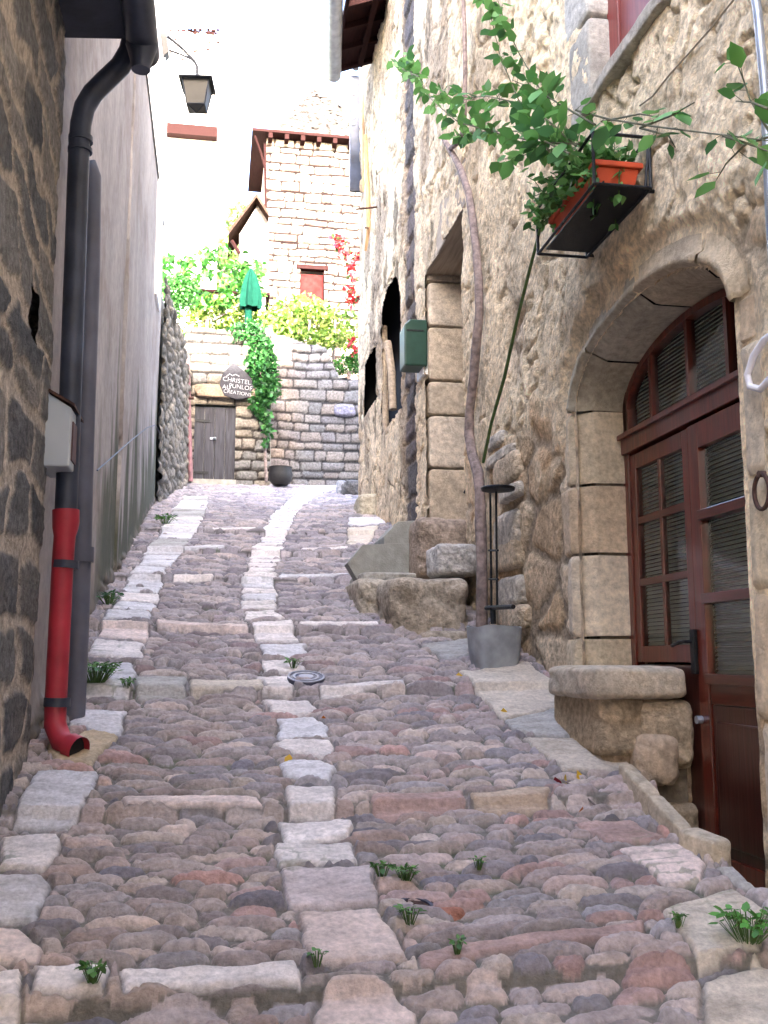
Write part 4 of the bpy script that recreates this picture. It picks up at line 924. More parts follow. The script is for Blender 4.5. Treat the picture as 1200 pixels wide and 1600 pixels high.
mb = MB(); mb.box((dx0-.03, YB+.12, dz0-.2), (dx1+.03, YB+.5, dz1)); mb.box((dx0-.02, YB-.12, zg-.2), (dx1+.02, YB+.14, dz0-.004)); mb.build('door_step', M['conc'], tw)
# plaque
px_ = [(343,601),(347,585),(357,573),(366,567),(377,575),(391,588),(397,605),(391,621),(370,624),(350,618)]
pq = thing('stone_plaque', 'rough grey triangular stone plaque with white lettering above the plank door', 'plaque', PY(370, 624, YB-.08))
YQ = YB-.17; k_ = MB(); poly = [PY(a, b, YQ) for a, b in px_]
k_.prism(poly[::-1], (0, .10, 0)); pq_o = k_.build('slab', mat('grey_slate', (.05, .048, .054), .9, 0, 12, .3, .9, 30, .05), pq, bevel=.015)
for body, x_, y_, sz in [('CHRISTEL', 370, 595, .125), ('AU', 354, 605, .12), ('PUNLOF', 376, 605, .12), ('CREATIONS', 371, 614, .10)]:
    cu = bpy.data.curves.new('lettering', 'FONT'); cu.body = body; cu.size = sz; cu.align_x = 'CENTER'; cu.align_y = 'CENTER'; cu.extrude = .002; cu.offset = -.0015
    to = bpy.data.objects.new('tmp', cu); COL.objects.link(to); dg = bpy.context.evaluated_depsgraph_get(); me = bpy.data.meshes.new_from_object(to.evaluated_get(dg))
    bpy.data.objects.remove(to); lo_ = bpy.data.objects.new('lettering', me); COL.objects.link(lo_); lo_.parent = pq
    pp = PY(x_, y_, YQ-.006)-wl(pq); lo_.location = pp; lo_.rotation_euler = (math.pi/2, R(6), 0); me.materials.clear(); me.materials.append(M['ink'])
k_ = MB(); k_.tube(PYs([(354,588),(359,584),(363,587),(368,585),(374,588)], YQ-.006), .008, 6); k_.build('wavy_mark', M['ink'], pq)
pk = thing('rusty_post', 'faded pink metal post standing left of the grey plank door', 'post', PY(297, 750, YB-.2)); k_ = MB(); k_.tube(PYs([(293,560),(295,650),(298,752)], YB-.2), .045, 8); k_.build('shaft', mat('faded_pink', (.20,.10,.115), .7, 0, 10, .3, .2), pk, True)
k_ = MB(); k_.tube(PYs([(295,622),(303,622)], YB-.25), .03, 8); k_.build('clip', M['rust'], pk, True)
# pillar end with ivy, then the greyer retaining wall set back
pil0, pil1 = PY(405, 700, YB)[0], PY(424, 700, YB)[0]
mb = MB(); mb.box((bx1-.02, YB+.03, zg-.5), (bx1-.3, YB+.85, zt_-.4)); mb.build('pillar_core', M['conc'], tw)
rw = thing('retaining_wall', 'grey coursed stone retaining wall at the head of the lane below the terrace garden', 'wall', (1.5, 19.8, zg))
YW = 19.75; rx0, rx1 = PY(420, 700, YW)[0]-.2, PY(600, 700, YW)[0]+.6; zw_ = PY(500, 540, YW)[2]
GR2 = [(.15,.15,.165),(.18,.175,.18),(.13,.135,.15),(.20,.185,.18),(.165,.15,.15),(.14,.14,.16)]
frw0 = fn_rubble(870, GR2, (.035,.035,.04), (.15,.27), (.22,.5), .04, .02, .045)
def frw(u, v):
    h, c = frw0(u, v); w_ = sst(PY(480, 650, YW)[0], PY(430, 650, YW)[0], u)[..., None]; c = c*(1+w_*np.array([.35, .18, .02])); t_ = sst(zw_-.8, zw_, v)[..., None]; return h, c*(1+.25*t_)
ztop = lambda u: np.interp(u, [PY(424,560,YW)[0], PY(450,560,YW)[0], PY(510,560,YW)[0], PY(530,560,YW)[0], PY(575,560,YW)[0]], [PY(424,520,YW)[2], PY(450,527,YW)[2], PY(510,545,YW)[2], PY(530,590,YW)[2], PY(575,592,YW)[2]])
sheet('stone_face', (0, YW, 0), (1, 0, 0), (0, 0, 1), (0, -1, 0), np.arange(rx0, rx1, .026), np.arange(zg-.5, zw_+.5, .026), frw, M['stone'], rw, lambda u, v: v > ztop(u)+.08*(fbm(u*3, v*0, 2, 5)-.5), 0)
mb = MB(); mb.box((rx0, YW+.1, zg-.5), (rx1, YW+.6, ztop(rx1)-.1)); mb.box((rx0, YW+.12, zg-.5), (PY(512,560,YW)[0], YW+.62, PY(510, 552, YW)[2])); mb.build('core', M['conc'], rw)
# side ground right of the lane head, downpipe, boulders
wp = thing('downpipe', 'pale blue grey plastic downpipe on the retaining wall', 'downpipe', PY(580, 725, YW-.12)); k_ = MB(); k_.tube(PYs([(578,622),(580,660),(580,726)], YW-.1), .055, 10); k_.tube(PYs([(579,652),(579,660)], YW-.1), .07, 10); k_.build('shaft', mat('pale_blue_pipe', (.24,.29,.33), .5, 0, 8, .08, 0), wp, True)
def boulder(lab, px0, py0, px1, py1, Y, dep, seed, cols, rough=.16, name='boulder', cat='stone', pw=4, rot=0):
    a = PY(px0, py1, Y); b = PY(px1, py0, Y); c = (a+b)/2; root = thing(name, lab, cat, (c[0], Y+dep/2, min(a[2], b[2])))
    o = rocks('stone', [((c[0], Y+dep/2, c[2]), (abs(b[0]-a[0]), dep, abs(b[2]-a[2])), seed, rot)], M['stone'], root, rough=rough, pw=pw, cols=cols); return root
def YG(px, py): return G(px, py)[1]
boulder('squared pale boulder at the foot of the right wall near the lane head', 560, 770, 607, 816, YG(580, 812), .5, 3, [(.44,.40,.32)], .10, pw=6)
boulder('dark mossy round rock heap below the pale downpipe', 536, 748, 585, 782, YG(555, 781), .6, 9, [(.17,.17,.18)], .25)
boulder('narrow upright kerb stone left of the dark rock heap', 527, 750, 541, 778, YG(534, 778), .2, 12, [(.36,.38,.44)], .06, pw=9, name='kerb_stone')
boulder('small dark stone lying before the plank door step', 352, 743, 372, 758, YG(360, 756), .2, 13, [(.12,.12,.15)], .2)
bg_ = thing('stone_planter', 'dark round planter pot beside the ivy pillar at the lane head', 'planter', PY(438, 758, YB-.5)); p = PY(438, 758, YB-.5); k_ = MB(); k_.lathe(p, [(.14,0),(.21,.08),(.235,.2),(.21,.3),(.225,.34),(.18,.34),(.16,.28)], 20); k_.build('bowl', mat('black_stoneware', (.012,.012,.014), .6, 0, 14, .3, .5), bg_, True)
k_ = MB(); k_.lathe(p+np.array([0, 0, .27]), [(.17,0),(.0,.03)], 12); k_.build('soil', M['soil'], bg_)
boulder('flat bluish stone jutting from the retaining wall', 523, 631, 556, 649, YW-.14, .2, 17, [(.22,.22,.30)], .14)
# ============================================================ TOWER, cottage and the pale tower
YT = 27.0
tx0, tx1 = PY(414, 350, YT)[0], PY(600, 350, YT)[0]; tz1 = PY(480, 212, YT)[2]
tow = thing('stone_tower', 'square pale stone tower house with a dark timber eave and red shuttered window', 'tower', ((tx0+tx1)/2, YT+2, 6.5))
PALE = [(.26,.235,.215),(.30,.27,.245),(.21,.19,.17),(.26,.19,.16),(.15,.105,.09)]
wx0, wx1, wz0, wz1 = PY(468, 448, YT)[0], PY(507, 448, YT)[0], PY(487, 475, YT)[2], PY(487, 421, YT)[2]
ft = fn_rubble(880, PALE, (.012,.008,.008), (.17,.36), (.28,.7), .07, .05, .05)
sheet('wall', (0, YT, 0), (1, 0, 0), (0, 0, 1), (0, -1, 0), np.arange(tx0, tx1, .035), np.arange(6.2, tz1, .035), ft, M['stone'], tow, lambda u, v: (u > wx0) & (u < wx1) & (v > wz0) & (v < wz1), .3)
mb = MB(); mb.box((tx0+.0, YT+.36, 6), (tx1, YT+4.5, tz1)); mb.build('building_mass', mat('tower_mass', (.46,.42,.38), .9, 0, 4, .3, .8, 20), tow)
mb = MB(); mb.box((wx0, YT+.10, wz0), (wx1, YT+.14, wz1-.12)); wdo = mb.build('window_shutter', mat('red_shutter', (.085,.012,.012), .9, 0, 7, .3, .1, None, 0), tow)
mb = MB(); mb.box((wx0-.1, YT-.09, wz1-.02), (wx1+.1, YT+.12, wz1+.10)); mb.box((wx0-.03, YT+.02, wz0), (wx0+.04, YT+.11, wz1)); mb.box((wx1-.04, YT+.02, wz0), (wx1+.03, YT+.11, wz1)); mb.build('window_frame', M['rafter'], wdo)
ex0, ex1 = PY(394, 210, YT-.4)[0]-.0, tx1+.4; ez = PY(470, 210, YT-.4)[2]
rf = MB(); hp = PY(488, 146, YT+2.2); c4 = [(ex0, YT-.4, ez), (ex1, YT-.4, ez), (ex1, YT+3.4, ez), (ex0, YT+3.4, ez)]
xs_l, xs_r = PY(426, 205, YT)[0], PY(545, 205, YT)[0]
rf.prism(c4, (0, 0, .08)); rf.build('eave_board', M['rafter'], tow)
for x_ in np.linspace(tx0+.1, tx1-.1, 8): MB().box((x_-.06, YT-.38, ez-.16), (x_+.06, YT+.0, ez-.004)).build('rafter', M['rafter'], tow)
rf = MB(); rf.add([(xs_l, YT-.38, ez+.084), (xs_r+1.2, YT-.38, ez+.084), (xs_r+1.2, YT+3.4, ez+.084), (xs_l, YT+3.4, ez+.084), (hp[0], YT+1.4, hp[2]-.3)], [(0, 1, 4), (1, 2, 4), (2, 3, 4), (3, 0, 4)]); rfo = rf.build('roof', mat('stone_tile_roof', (.045,.04,.038), .95, 0, 7, .99, 1.0, 9, 0), tow)
cott = thing('gable_cottage', 'small cottage gable with overhanging tiled verge tucked left of the stone tower', 'house', (PY(385, 400, 25.)[0], 25, 6.5))
YK = 25.2; gp = [PY(x_, y_, YK) for x_, y_ in [(372, 480), (420, 480), (420, 330), (404, 318), (374, 366)]]
mb = MB(); mb.prism([p for p in gp], (0, 1.2, 0)); mb.build('wall', mat('cottage_stone', (.13,.115,.11), .9, 0, 3, .7, .8, 9, 0), cott)
mb = MB(); a, b, c = PY(357, 366, YK-.35), PY(401, 308, YK-.35), PY(420, 338, YK-.35)
for u_, v_ in ((a, b), (b, c)):
    t_ = np.array([0, 0, .12]); mb.prism([u_, v_, v_+t_, u_+t_], (0, 1.6, 0))
mb.build('roof', mat('brown_roof_verge', (.035,.022,.018), .85, 0, 12, .4, .6, None, 0), cott)
mb = MB(); mb.tube([PY(362, 376, YK-.1), PY(374, 396, YK-.1)], .05, 6); mb.build('brace', M['rafter'], cott)
mb = MB(); mb.tube([PY(414, 225, YT-.1), PY(415, 350, YT-.1), PY(417, 480, YT-.1)], .035, 8); mb.tube([PY(398, 212, YT-.45), PY(408, 240, YT-.2), PY(414, 262, YT-.1)], .035, 8); mb.build('downpipe', M['rafter'], tow, True)
YV = 30.0
pt = thing('pale_tower', 'tall sunbleached white tower with a thin brown ledge behind the street lantern', 'tower', (PY(300, 300, YV)[0], YV+2, 6.5))
vx0, vx1 = PY(262, 200, YV)[0]-.9, PY(344, 200, YV)[0]; vz = PY(300, 50, YV)[2]
PW = [(.80,.78,.76),(.76,.74,.72),(.82,.80,.78)]
sheet('wall', (0, YV, 0), (1, 0, 0), (0, 0, 1), (0, -1, 0), np.arange(vx0, vx1, .06), np.arange(6.3, vz, .06), fn_rubble(890, PW, (.55,.5,.46), (.25,.45), (.4,.9), .03, .02, .06, None, .1), M['render'], pt, None, .3)
mb = MB(); mb.box((vx0, YV+.36, 6), (vx1, YV+4, vz)); mb.build('building_mass', M['whitepaint'], pt)
mb = MB(); a = PY(260, 207, YV-.3); b = PY(340, 198, YV-.3); mb.box((a[0], YV-.3, a[2]), (b[0], YV+.1, b[2])); mb.build('ledge', M['rafter'], pt)
def rag(name, nlist, m, parent):
    for (x_, y_, r_) in nlist: p = PY(x_, y_, YV-.02); MB().box(p-np.array([r_, .05, r_*.4]), p+np.array([r_, .06, r_*.4])).build(name, m, parent)
rs = np.random.RandomState(8); rag('dark_stone', [(rs.uniform(262, 342), rs.uniform(46, 53), rs.uniform(.02, .07)) for _ in range(30)]+[(rs.uniform(262, 342), rs.uniform(56, 100), rs.uniform(.015, .05)) for _ in range(20)], M['rafter'], pt)
# unseen house added behind the viewer to block the sun and shade the lane
for nm, lab, bx_, rid in [('sun_blocker_house', 'unseen tall shuttered house added behind the viewer to block the sun', ((-4.5, -14, -3), (5.5, -9, 18.3)), .8)]:
    hb_ = thing(nm, lab, 'house', (0, -11, -1)); mb = MB(); mb.box(*bx_); mb.build('wall', mat('ochre_render', (.5,.42,.32), .9, 0, 2, .2, .5, 20), hb_)
    mb = MB(); mb.prism([(-4.9, -14.4, 18.3), (-4.9, -8.6, 18.3), (-4.9, -11.5, 19.3)], (10.8, 0, 0)); mb.build('roof', M['tile'], hb_)
    for xw_ in (-3, .5, 4):
        for zw in (2.5, 6, 9.5, 12.8):
            m_ = MB(); m_.box((xw_-.5, -9.05, zw), (xw_+.5, -8.96, zw+1.5)); m_.build('window_shutter', M['oldwood'], hb_)

print('TW', wx0, wx1, wz0, wz1, tx0, tx1, tz1)
# ============================================================ RIGHT SIDE OBJECTS
SW = [(.42,.37,.30), (.46,.40,.32), (.38,.32,.26)]
def blk(px0, py0, px1, py1, Y, dep, seed, rot=0):
    a = PY(px0, py1, Y); b = PY(px1, py0, Y); c = (a+b)/2
    return ((c[0], Y+dep/2, c[2]), (abs(b[0]-a[0]), dep, abs(b[2]-a[2])), seed, rot)
stp = thing('stone_steps', 'worn stone steps with lower masonry block climbing to the side doorway', 'steps', (1.8, 7.6, gz(7.6)))
Y1s = G(680, 1010)[1]; print('steps Y', Y1s, G(575, 965), G(735, 1005))
rocks('lower_step', [blk(560, 902, 618, 985, 7.75, 1.0, 1), blk(605, 900, 740, 1030, 7.25, 1.3, 2), blk(662, 985, 745, 1050, 7.1, .6, 5)], M['stone'], stp, rough=.09, pw=8, cols=[(.46,.41,.35), (.50,.44,.36), (.44,.38,.31)], nsc=3.5)
rocks('upper_step', [blk(652, 806, 742, 905, 8.0, 1.2, 3)], M['stone'], stp, rough=.07, pw=8, cols=[(.40,.32,.26)])
rocks('white_block', [blk(683, 848, 750, 899, 7.55, .5, 4)], M['stone'], stp, rough=.10, pw=7, cols=[(.56,.54,.52)], nsc=3)['label'] = 'rough white limestone block'
rocks('landing_stone', [blk(565, 893, 660, 912, 8.1, 1.2, 6)], M['ashlar'], stp, rough=.05, pw=8, cols=[(.42,.40,.36)])
cp = thing('cement_parapet', 'low stepped grey cement parapet beside the worn stone steps', 'parapet', PY(600, 900, 8.4)); k_ = MB()
pp = [PY(a, b, 8.35) for a, b in [(560,908),(543,880),(567,851),(604,850),(604,849),(650,849),(652,902)]]
k_.prism(pp, (0, .22, 0)); k_.prism([PY(a, b, 8.36) for a, b in [(600,852),(600,838),(622,815),(652,813),(652,852)]], (0, .6, 0)); k_.build('wall', M['conc'], cp, bevel=.02)
# bench block under the left leaf
bn = thing('stone_bench', 'limestone bench slab on squat rubble masonry under the barred door leaf', 'bench', (2.1, 5, Zdoor))
Yb0 = 4.70
rocks('slab', [blk(928, 1040, 1086, 1096, Yb0-.04, .75, 11)], M['ashlar'], bn, rough=.07, pw=7, cols=[(.54,.46,.36)])
rocks('masonry', [blk(938, 1082, 1018, 1185, Yb0+.02, .7, 12), blk(1006, 1092, 1092, 1206, Yb0, .7, 13), blk(948, 1170, 1030, 1290, Yb0+.04, .7, 14), blk(1000, 1180, 1094, 1262, Yb0+.12, .5, 18), blk(1012, 1255, 1098, 1350, Yb0+.03, .7, 16)], M['stone'], bn, rough=.09, pw=8, cols=[(.46,.36,.25), (.50,.40,.29), (.44,.34,.24)], nsc=3)
k_ = MB(); a = PY(948, 1085, Yb0+.1); b = PY(1088, 1400, Yb0+.1); k_.box((a[0]+.05, Yb0+.1, b[2]-.2), (b[0]-.02, Yb0+.66, a[2]-.05)); k_.build('mortar_core', MORT, bn)
# kerb by the sunken threshold
kb = thing('threshold_kerb', 'narrow pale kerb stones edging the sunken threshold of the arched door', 'kerb', G(1040, 1310))
def G2(px, py, dz=0): p = surf(G(px, py-8)); return p+np.array([0, 0, dz])
a = G2(968, 1255); b = G2(1065, 1350); c = G2(1120, 1385)
lst = []
for (p, q_, sd_, wd) in ((a, (a+b)/2, 1, .10), ((a+b)/2, b, 2, .10), (b, c, 3, .15)):
    m_ = (p+q_)/2; d_ = q_-p; L = np.hypot(d_[0], d_[1]); lst.append(((m_[0]+.03, m_[1], m_[2]-.02), (L*1.05, wd*.75, .14), 30+sd_, math.atan2(d_[1], d_[0]), d_[2]/L))
rocks('kerb_stone', lst, M['ashlar'], kb, rough=.08, pw=7, cols=[(.52,.44,.34)])
p = G2(1005, 1245); rocks('corner_stone', [((p[0]+.1, p[1]+.1, p[2]+.05), (.24, .2, .26), 44)], M['ashlar'], kb, rough=.16, pw=4, cols=[(.46,.36,.27)])
# pot, vine and stand
pp = surf(G(775, 1068)); Yv = pp[1]+.12; print('pot', pp)
pot = thing('plant_pot', 'dented grey plastic pot at the foot of the climbing vine', 'plant pot', (pp[0], Yv, pp[2]))
def oval(c, w, dpt, z, rot=.25, n=24, wob=0, seed=0):
    rs = np.random.RandomState(seed); out = []
    for k in range(n):
        a = 2*math.pi*k/n; e = (abs(CO(a))**.5*np.sign(CO(a))*w, abs(SI(a))**.5*np.sign(SI(a))*dpt)
        out.append((c[0]+e[0]*CO(rot)-e[1]*SI(rot), c[1]+e[0]*SI(rot)+e[1]*CO(rot), z+wob*math.sin(3*a+1)))
    return out
P0 = PY(735, 1050, Yv); P1 = PY(812, 980, Yv); cx = (P0[0]+P1[0])/2; hw_ = (P1[0]-P0[0])/2; zb_ = pp[2]-.06; zt_p = PY(770, 978, Yv-.12)[2]
V = []
lv = [(zb_, .80), (zb_+.1, .86), ((zb_+zt_p)/2, .93), (zt_p-.02, .99), (zt_p, 1.0), (zt_p, .93), (zt_p-.08, .90)]
for z, s_ in lv: V += oval((cx, Yv+.02), hw_*s_, .13*s_, z, wob=.008 if z > zb_+.2 else 0)
n_ = 24; Fc = [(i*n_+j, i*n_+(j+1) % n_, (i+1)*n_+(j+1) % n_, (i+1)*n_+j) for i in range(len(lv)-1) for j in range(n_)]+[tuple(range(n_))[::-1]]
k_ = MB(); k_.add(V, Fc); k_.build('shell', M['pot'], pot, True)
k_ = MB(); k_.add(oval((cx, Yv+.02), hw_*.92, .12, zt_p-.07), [tuple(range(24))]); k_.build('soil', M['soil'], pot)
vine = thing('climbing_vine', 'bare grey woody vine trunk climbing the right wall from the grey pot', 'vine', (cx, Yv, zt_p))
def vd(y_): return np.interp(y_, [0, 300, 600, 970], [XR-.13, XR-.13, XR-.14, XR-.14])
tr = [(752,985),(753,930),(753,880),(751,820),(750,770),(747,738),(738,712),(733,680),(734,640),(740,590),(744,540),(749,490),(748,440),(744,390),(739,345),(732,300),(720,265),(707,240),(693,217)]
k_ = MB(); pts = [PX(a, b, vd(b)) for a, b in tr]; pts[0] = np.array([pts[0][0], pts[0][1], zt_p-.15])
k_.tube(pts, list(np.interp(range(19), [0, 9, 18], [.043, .037, .026])*np.array([1, 1.06, .96, 1.1, .95, 1.12, .98, 1.05, .96, 1, 1.06, .97, 1.04, .98, 1.05, 1, 1.1, 1, .8])), 10); k_.build('trunk', M['bark'], vine, True)
k_ = MB(); k_.tube([PX(a, b, XR-.15) for a, b in [(704,232),(716,222),(723,207),(726,180),(727,110),(726,40),(722,-40)]], [.022,.023,.022,.02,.02,.018,.017], 8); k_.build('branch', M['bark'], vine, True)
k_ = MB(); k_.tube([PX(755, 722, XR-.15), PX(768, 660, XR-.2), PX(788, 590, XR-.24), PX(808, 500, XR-.28), PX(828, 420, XR-.33), PX(846, 350, XR-.36), PX(862, 290, XR-.36)], [.013,.012,.012,.011,.010,.009,.007], 8); k_.build('green_cane', M['drygreen'], vine, True)
sd2 = thing('iron_stand', 'tall thin black iron stand with flat round top beside the vine trunk', 'stand', PX(772, 955, XR-.2)); k_ = MB()
c_ = PX(778, 764, XR-.20); Xs_ = XR-.2
k_.lathe(c_, [(.01,-.012),(.115,-.010),(.12,.006),(.115,.012),(.01,.008)], 20); 
for x_ in (766, 775): k_.tube([PX(x_, 768, Xs_), PX(x_+2, 952, Xs_)], .0085, 8)
k_.tube([PX(760, 950, Xs_), PX(802, 948, Xs_)], .016, 8); k_.tube([PX(770, 950, Xs_), PX(771, 975, Xs_)], .02, 8)
for y_ in (860, 905): k_.tube([PX(764, y_, Xs_), PX(778, y_, Xs_)], .008, 6)
k_.build('frame', M['iron'], sd2, True)
# flower basket
Xw = XR-.07; Yfr = PX(917, 403, Xw)[1]; Ynr = PX(1017, 293, Xw)[1]; zbk = (PX(917, 403, Xw)[2]+PX(1017, 293, Xw)[2])/2; Xo = (PY(840, 403, Yfr)[0]+PY(930, 293, Ynr)[0])/2; ztk = PY(925, 207, Ynr)[2]
print('basket', Yfr, Ynr, zbk, Xo, ztk)
bk = thing('balcony_basket', 'black iron window basket bracketed to the beige wall above the arched door', 'flower basket', (Xw, (Yfr+Ynr)/2, zbk)); k_ = MB()
cor = [(Xo, Ynr), (Xw, Ynr), (Xw, Yfr), (Xo, Yfr)]
zf = lambda y: ztk if y == Ynr else ztk-.02
for i in range(4):
    a, b = cor[i], cor[(i+1) % 4]
    k_.tube([(*a, zbk), (*b, zbk)], .0085, 6); k_.tube([(*a, zbk), (*a, ztk)], .0085, 6); k_.tube([(*a, ztk), (*b, ztk)], .0085, 6)
k_.tube([(Xw+.0, Ynr, ztk), (Xw-.02, Ynr+.02, zbk)], .008, 6); k_.tube([(Xw, Ynr+.03, zbk), (XR+.05, Ynr+.03, zbk)], .01, 6); k_.tube([(Xw, Yfr-.03, zbk), (XR+.05, Yfr-.03, zbk)], .01, 6)
k_.build('frame', M['iron'], bk, True)
k_ = MB(); k_.box((Xo+.03, Ynr+.02, zbk+.006), (Xw-.005, Yfr-.05, zbk+.014)); k_.box((Xo+.055, Ynr+.02, zbk+.014), (Xo+.06, Yfr-.06, zbk+.03)); k_.build('tray', M['iron'], bk)
tp = thing('trough_planter', 'orange plastic trough planter standing in the black iron basket', 'planter', ((Xo+Xw)/2, (Ynr+Yfr)/2, zbk+.016)); k_ = MB()
def trap(z0, z1, g0, g1, m_=.0):
    x0, x1, y0, y1 = Xo+.025, Xw-.015, Ynr+.05, Yfr-.12
    a = [(x0+g0, y0+g0, z0), (x1-g0, y0+g0, z0), (x1-g0, y1-g0, z0), (x0+g0, y1-g0, z0)]; b = [(x0+g1, y0+g1, z1), (x1-g1, y0+g1, z1), (x1-g1, y1-g1, z1), (x0+g1, y1-g1, z1)]
    k_.add(a+b, [(0,3,2,1),(4,5,6,7),(0,1,5,4),(1,2,6,5),(2,3,7,6),(3,0,4,7)])
hT = .125; trap(zbk+.018, zbk+hT, .035, .012); trap(zbk+hT, zbk+hT+.03, -.004, -.004); k_.build('trough', M['terra'], tp, bevel=.006)
k_ = MB(); k_.box((Xo+.05, Ynr+.055, zbk+hT+.025), (Xw-.035, Yfr-.13, zbk+hT+.034)); k_.build('soil', M['soil'], tp)
fp = thing('balcony_plant', 'bushy green leafy plant spilling from the orange trough planter', 'plant', ((Xo+Xw)/2, (Ynr+Yfr)/2, zbk+hT+.03))
rs = np.random.RandomState(3); pts = []; dirs = []; k_ = MB()
for i in range(95):
    y = rs.uniform(Ynr+.08, Yfr-.12); b = np.array([rs.uniform(Xo+.07, Xw-.06), y, zbk+hT]); d_ = np.array([rs.uniform(-.20, .06), rs.uniform(-.08, .22), rs.uniform(.07, .30)]); 
    P_ = [b+d_*t+np.array([-.02, 0, -.12])*t*t*rs.uniform(0, 1.5) for t in np.linspace(0, 1, 6)]; k_.tube(P_, .002, 4)
    for t in P_[2:]:
        for _ in range(3): pts.append(t+rs.randn(3)*.012); dirs.append(d_/np.linalg.norm(d_)*.4+np.array([0, 0, .1]))
for i in range(9):
    y = rs.uniform(Ynr+.05, Ynr+.4); b = np.array([Xo+.04+rs.uniform(0, .25), y, zbk+hT+.04]); P_ = [b+np.array([-.03*t, -.02*t, -.17*t*t*rs.uniform(.6, 1.2)]) for t in np.linspace(0, 1, 6)]; k_.tube(P_, .004, 5)
    for t in P_[1:]: pts += [t, t+.008]; dirs += [np.array([-.3, 0, -1.])]*2
k_.build('stem', M['drygreen'], fp); foliage('foliage', pts, .062, 4, [(.08,.22,.05), (.11,.28,.07), (.16,.34,.10), (.06,.16,.04)], fp, dirs=dirs)
# rambling branches
def ramb(name, lab, twigs, n_per, size, seed, cols, X0, tipd=.0):
    t0 = twigs[0][0]; root = thing(name, lab, 'branch', PX(t0[0], t0[1], X0)); k_ = MB(); pts = []; dirs = []; rs = np.random.RandomState(seed)
    for ti, tw_ in enumerate(twigs):
        xx = X0+rs.uniform(-.12, .08); P_ = [PX(a, b, xx) for a, b in tw_]
        # smooth
        T = np.linspace(0, len(P_)-1, len(P_)*5); P2 = np.array([[np.interp(t, range(len(P_)), [p[k] for p in P_]) for k in range(3)] for t in T])
        k_.tube(P2, list(np.linspace(.0055, .0022, len(P2))), 6)
        n = int(n_per*np.linalg.norm(np.diff(P2, axis=0), axis=1).sum()); 
        for i in range(n):
            t = rs.uniform(.02, 1)*(len(P2)-1); j = int(min(t, len(P2)-2)); b = P2[j]+(P2[j+1]-P2[j])*(t-j); dr_ = P2[j+1]-P2[j]; dr_ /= np.linalg.norm(dr_)+1e-9
            sd_ = rs.choice([-1, 1]); d_ = dr_*.5+np.array([rs.uniform(-.5, .3), sd_*rs.uniform(.4, 1.), rs.uniform(-.5, .25)]); d_ /= np.linalg.norm(d_)
            e = b+d_*rs.uniform(.015, .05); k_.tube([b, e], .0014, 4); pts.append(e); dirs.append(d_)
    k_.build('twig', M['stem'], root); foliage('foliage', pts, size, seed+1, cols, root, dirs=dirs, asp=.62, up=.8); return root
LG = [(.09,.25,.06), (.12,.30,.07), (.07,.19,.06), (.15,.34,.09)]
ramb('rambling_branch', 'leafy branches arching down in front of the beige wall left of the iron basket', [[(862,242),(842,212),(812,160),(782,90),(768,30),(752,-20)], [(895,215),(850,150),(812,85),(790,40),(775,-10)], [(905,225),(840,222),(775,208),(715,190),(676,158),(652,118),(634,82)], [(900,228),(830,165),(760,150),(712,155),(670,152)],[(890,240),(820,205),(760,205),(705,212)],[(930,195),(870,160),(838,140),(800,125)],[(655,120),(632,110),(612,92)],[(880,230),(830,240),(780,250)]], 17, .105, 50, LG, 1.62)
ramb('rambling_branch', 'thin leafy branch running right from the iron basket across the beige wall', [[(900,172),(950,186),(1010,196),(1080,205),(1140,212),(1215,222)], [(1000,200),(1050,180),(1085,160)],[(940,190),(1000,178),(1040,185)],[(1130,212),(1170,225),(1210,240)],[(1000,200),(1045,212),(1055,230)]], 9, .10, 60, LG, 1.72)
ramb('rambling_branch', 'leafy shoot hanging from the top right corner beside the grey conduit', [[(1215,225),(1192,190),(1172,155),(1160,120),(1150,95)], [(1215,210),(1165,225),(1135,255),(1120,280)],[(1200,170),(1175,160),(1150,158)]], 12, .10, 70, LG, 1.80)
# ============================================================ THE BACK GARDEN
def reg(n, x0, x1, y0, y1, Y0, Y1, seed, dens=None):
    rs = np.random.RandomState(seed); out = []
    while len(out) < n:
        x, y = rs.uniform(x0, x1), rs.uniform(y0, y1)
        if dens is None or rs.rand() < dens(x, y): out.append(PY(x, y, rs.uniform(Y0, Y1)))
    return np.array(out)
def plant(name, lab, cat, pts, size, seed, cols, base, stems=None, **kw):
    root = thing(name, lab, cat, base)
    if stems:
        k_ = MB()
        for s_ in stems: k_.tube(s_[0], s_[1], 8)
        k_.build('trunk' if cat == 'tree' else 'stem', M['bark'], root, True)
    foliage('crown' if cat == 'tree' else 'foliage', pts, size, seed, cols, root, **kw); return root
nz = lambda x, y, s, th: fbm(np.array([x/s]), np.array([y/s]), 3, 33)[0] > th
def cl_(n, spec, seed):
    return np.concatenate([blobpts(PY(x, y, Y), r/F*Y, int(n*r*r), seed+i, .35, (1, .8, 1)) for i, (x, y, r, Y) in enumerate(spec)])
plant('ivy', 'dark green ivy cascading down the pillar right of the stone plaque', 'ivy',
      cl_(.75, [(372,522,17,19.0),(395,520,22,19.0),(408,545,22,18.9),(398,566,20,18.9),(412,585,23,18.85),(415,610,22,18.85),(405,630,17,18.85),(420,565,15,18.9),(425,600,13,18.9),(413,650,11,18.85),(418,672,8,18.85),(416,692,6,18.85)], 1), .11, 2, [(.035,.14,.03),(.05,.19,.045),(.03,.10,.03),(.07,.24,.05)], PY(415, 745, YB-.05),
      [([PY(416, 752, YB-.06), PY(414, 700, YB-.06), PY(412, 640, YB-.06), PY(405, 560, YB-.04), PY(395, 520, YB)], .03)])
